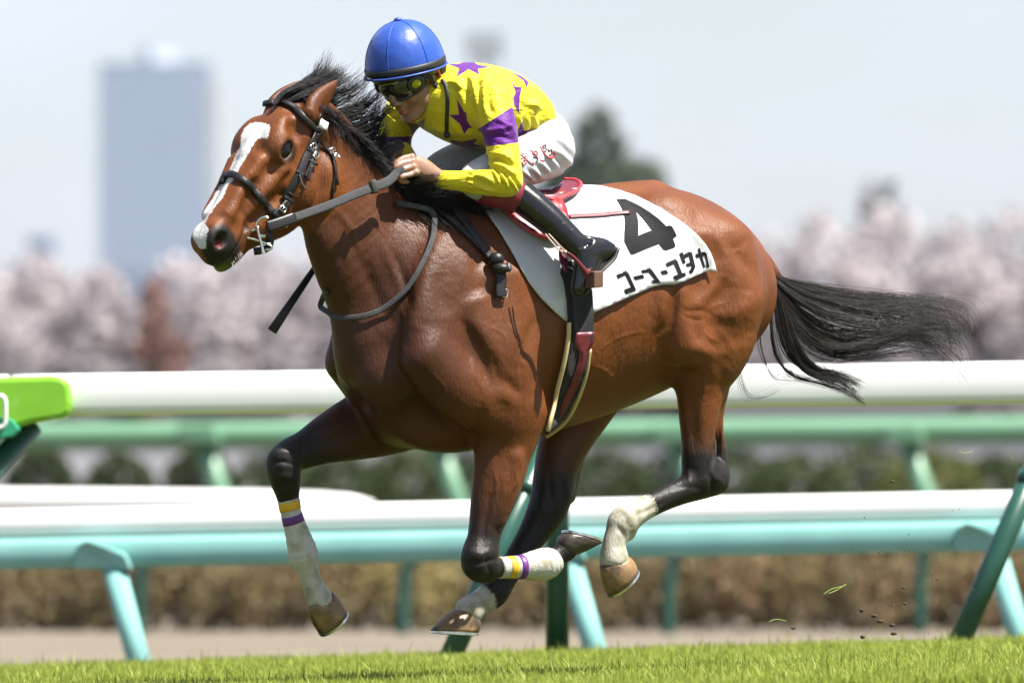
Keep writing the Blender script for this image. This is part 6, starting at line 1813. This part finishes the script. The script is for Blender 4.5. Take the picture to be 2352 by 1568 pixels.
tag(go, 'short bright green turf in the foreground', 'grass', kind='stuff')

# ------------------------------------------------------------------ divots kicked up behind the horse
m_clod = material('dark_soil_clod', (.05, .034, .018), rough=.95, noise=.4, nscale=80)
ZD = Zm(1600, 850, 2.0)
clods = [((925, 1222), 9), ((985, 1248), 7), ((1015, 1272), 9), ((1068, 1290), 7), ((1082, 1330), 7), ((932, 1348), 8), ((600, 1305), 5), ((1130, 1190), 6), ((1125, 1110), 5), ((1285, 1075), 4), ((1070, 605), 5), ((1240, 1230), 4)]
for (a, b), r in clods:
    q = ZD((a, b))[0]
    v_, f_ = ball(P(*q, -.05 + .1 * rng.random()), r * .65 / SC, n=9, m=6)
    v_ = np.array(v_); c = v_.mean(0); v_ = c + (v_ - c) * (1 + .5 * (np.sin(v_ * 300).sum(1, keepdims=True) * .4))
    v_ = c + (v_ - c) * np.array([1.5, 1, .8])
    o = MB().add(v_, f_).build('turf_clod', m_clod)
    tag(o, 'small dark clod of soil flying above the grass behind the horse', 'clod', 'clods of turf thrown up by the hooves')
m_blade = material('torn_grass', (.22, .32, .05), rough=.6)
for pts in ([(740, 1145), (780, 1118), (830, 1105)], [(765, 1140), (800, 1125), (850, 1095)], [(480, 1275), (515, 1262), (565, 1270)], [(1385, 458), (1415, 468), (1455, 460)], [(1625, 468), (1640, 490), (1650, 497)], [(2130, 0), (2140, 0), (2150, 0)]):
    if pts[0][1] == 0: continue
    q = ZD(*pts)
    o = MB().tube(catmull([P(a, b, 0) for a, b in q], 4), .0009, .0005, YV, n=6).build('torn_grass_blade', m_blade)
    tag(o, 'torn blade of grass flying in the air behind the horse', 'grass blade', 'torn grass blades in the air')
n = 150
c = np.array([P(*ZD((1130 + 140 * rng.normal(), 1130 + 140 * rng.normal()))[0], .1 * rng.normal()) for _ in range(n)])
mb = MB()
tet = np.array([[1, 1, 1], [1, -1, -1], [-1, 1, -1], [-1, -1, 1]], float)
vv = (c[:, None] + tet[None] * (.0008 + .0020 * rng.random((n, 1, 1)) ** 2)).reshape(-1, 3)
ff = np.concatenate([np.arange(n)[:, None] * 4 + np.array([t]) for t in ([0, 1, 2], [0, 3, 1], [0, 2, 3], [1, 3, 2])])
o = mesh_np('soil_crumbs', vv, ff, m_clod, smooth=False); tag(o, 'spray of tiny soil crumbs in the air behind the horse', 'soil', kind='stuff')
hb_ = MB().box(V(0, 2590, 101.5), (XV, YV, ZV), (720, 2660, 103.5))
haze = hb_.build('haze', None, None, smooth=False)
m_haze = bpy.data.materials.new('thin_spring_haze'); m_haze.use_nodes = True
nt = m_haze.node_tree; nt.nodes.clear()
ou = nt.nodes.new('ShaderNodeOutputMaterial'); pv = nt.nodes.new('ShaderNodeVolumePrincipled')
pv.inputs['Color'].default_value = (.82, .89, .98, 1); pv.inputs['Density'].default_value = .00004
nt.links.new(pv.outputs['Volume'], ou.inputs['Volume'])
haze.data.materials.append(m_haze)
tag(haze, 'thin pale spring haze over the whole racecourse', 'haze', kind='stuff')
print('scene built', time.time() - T_START)
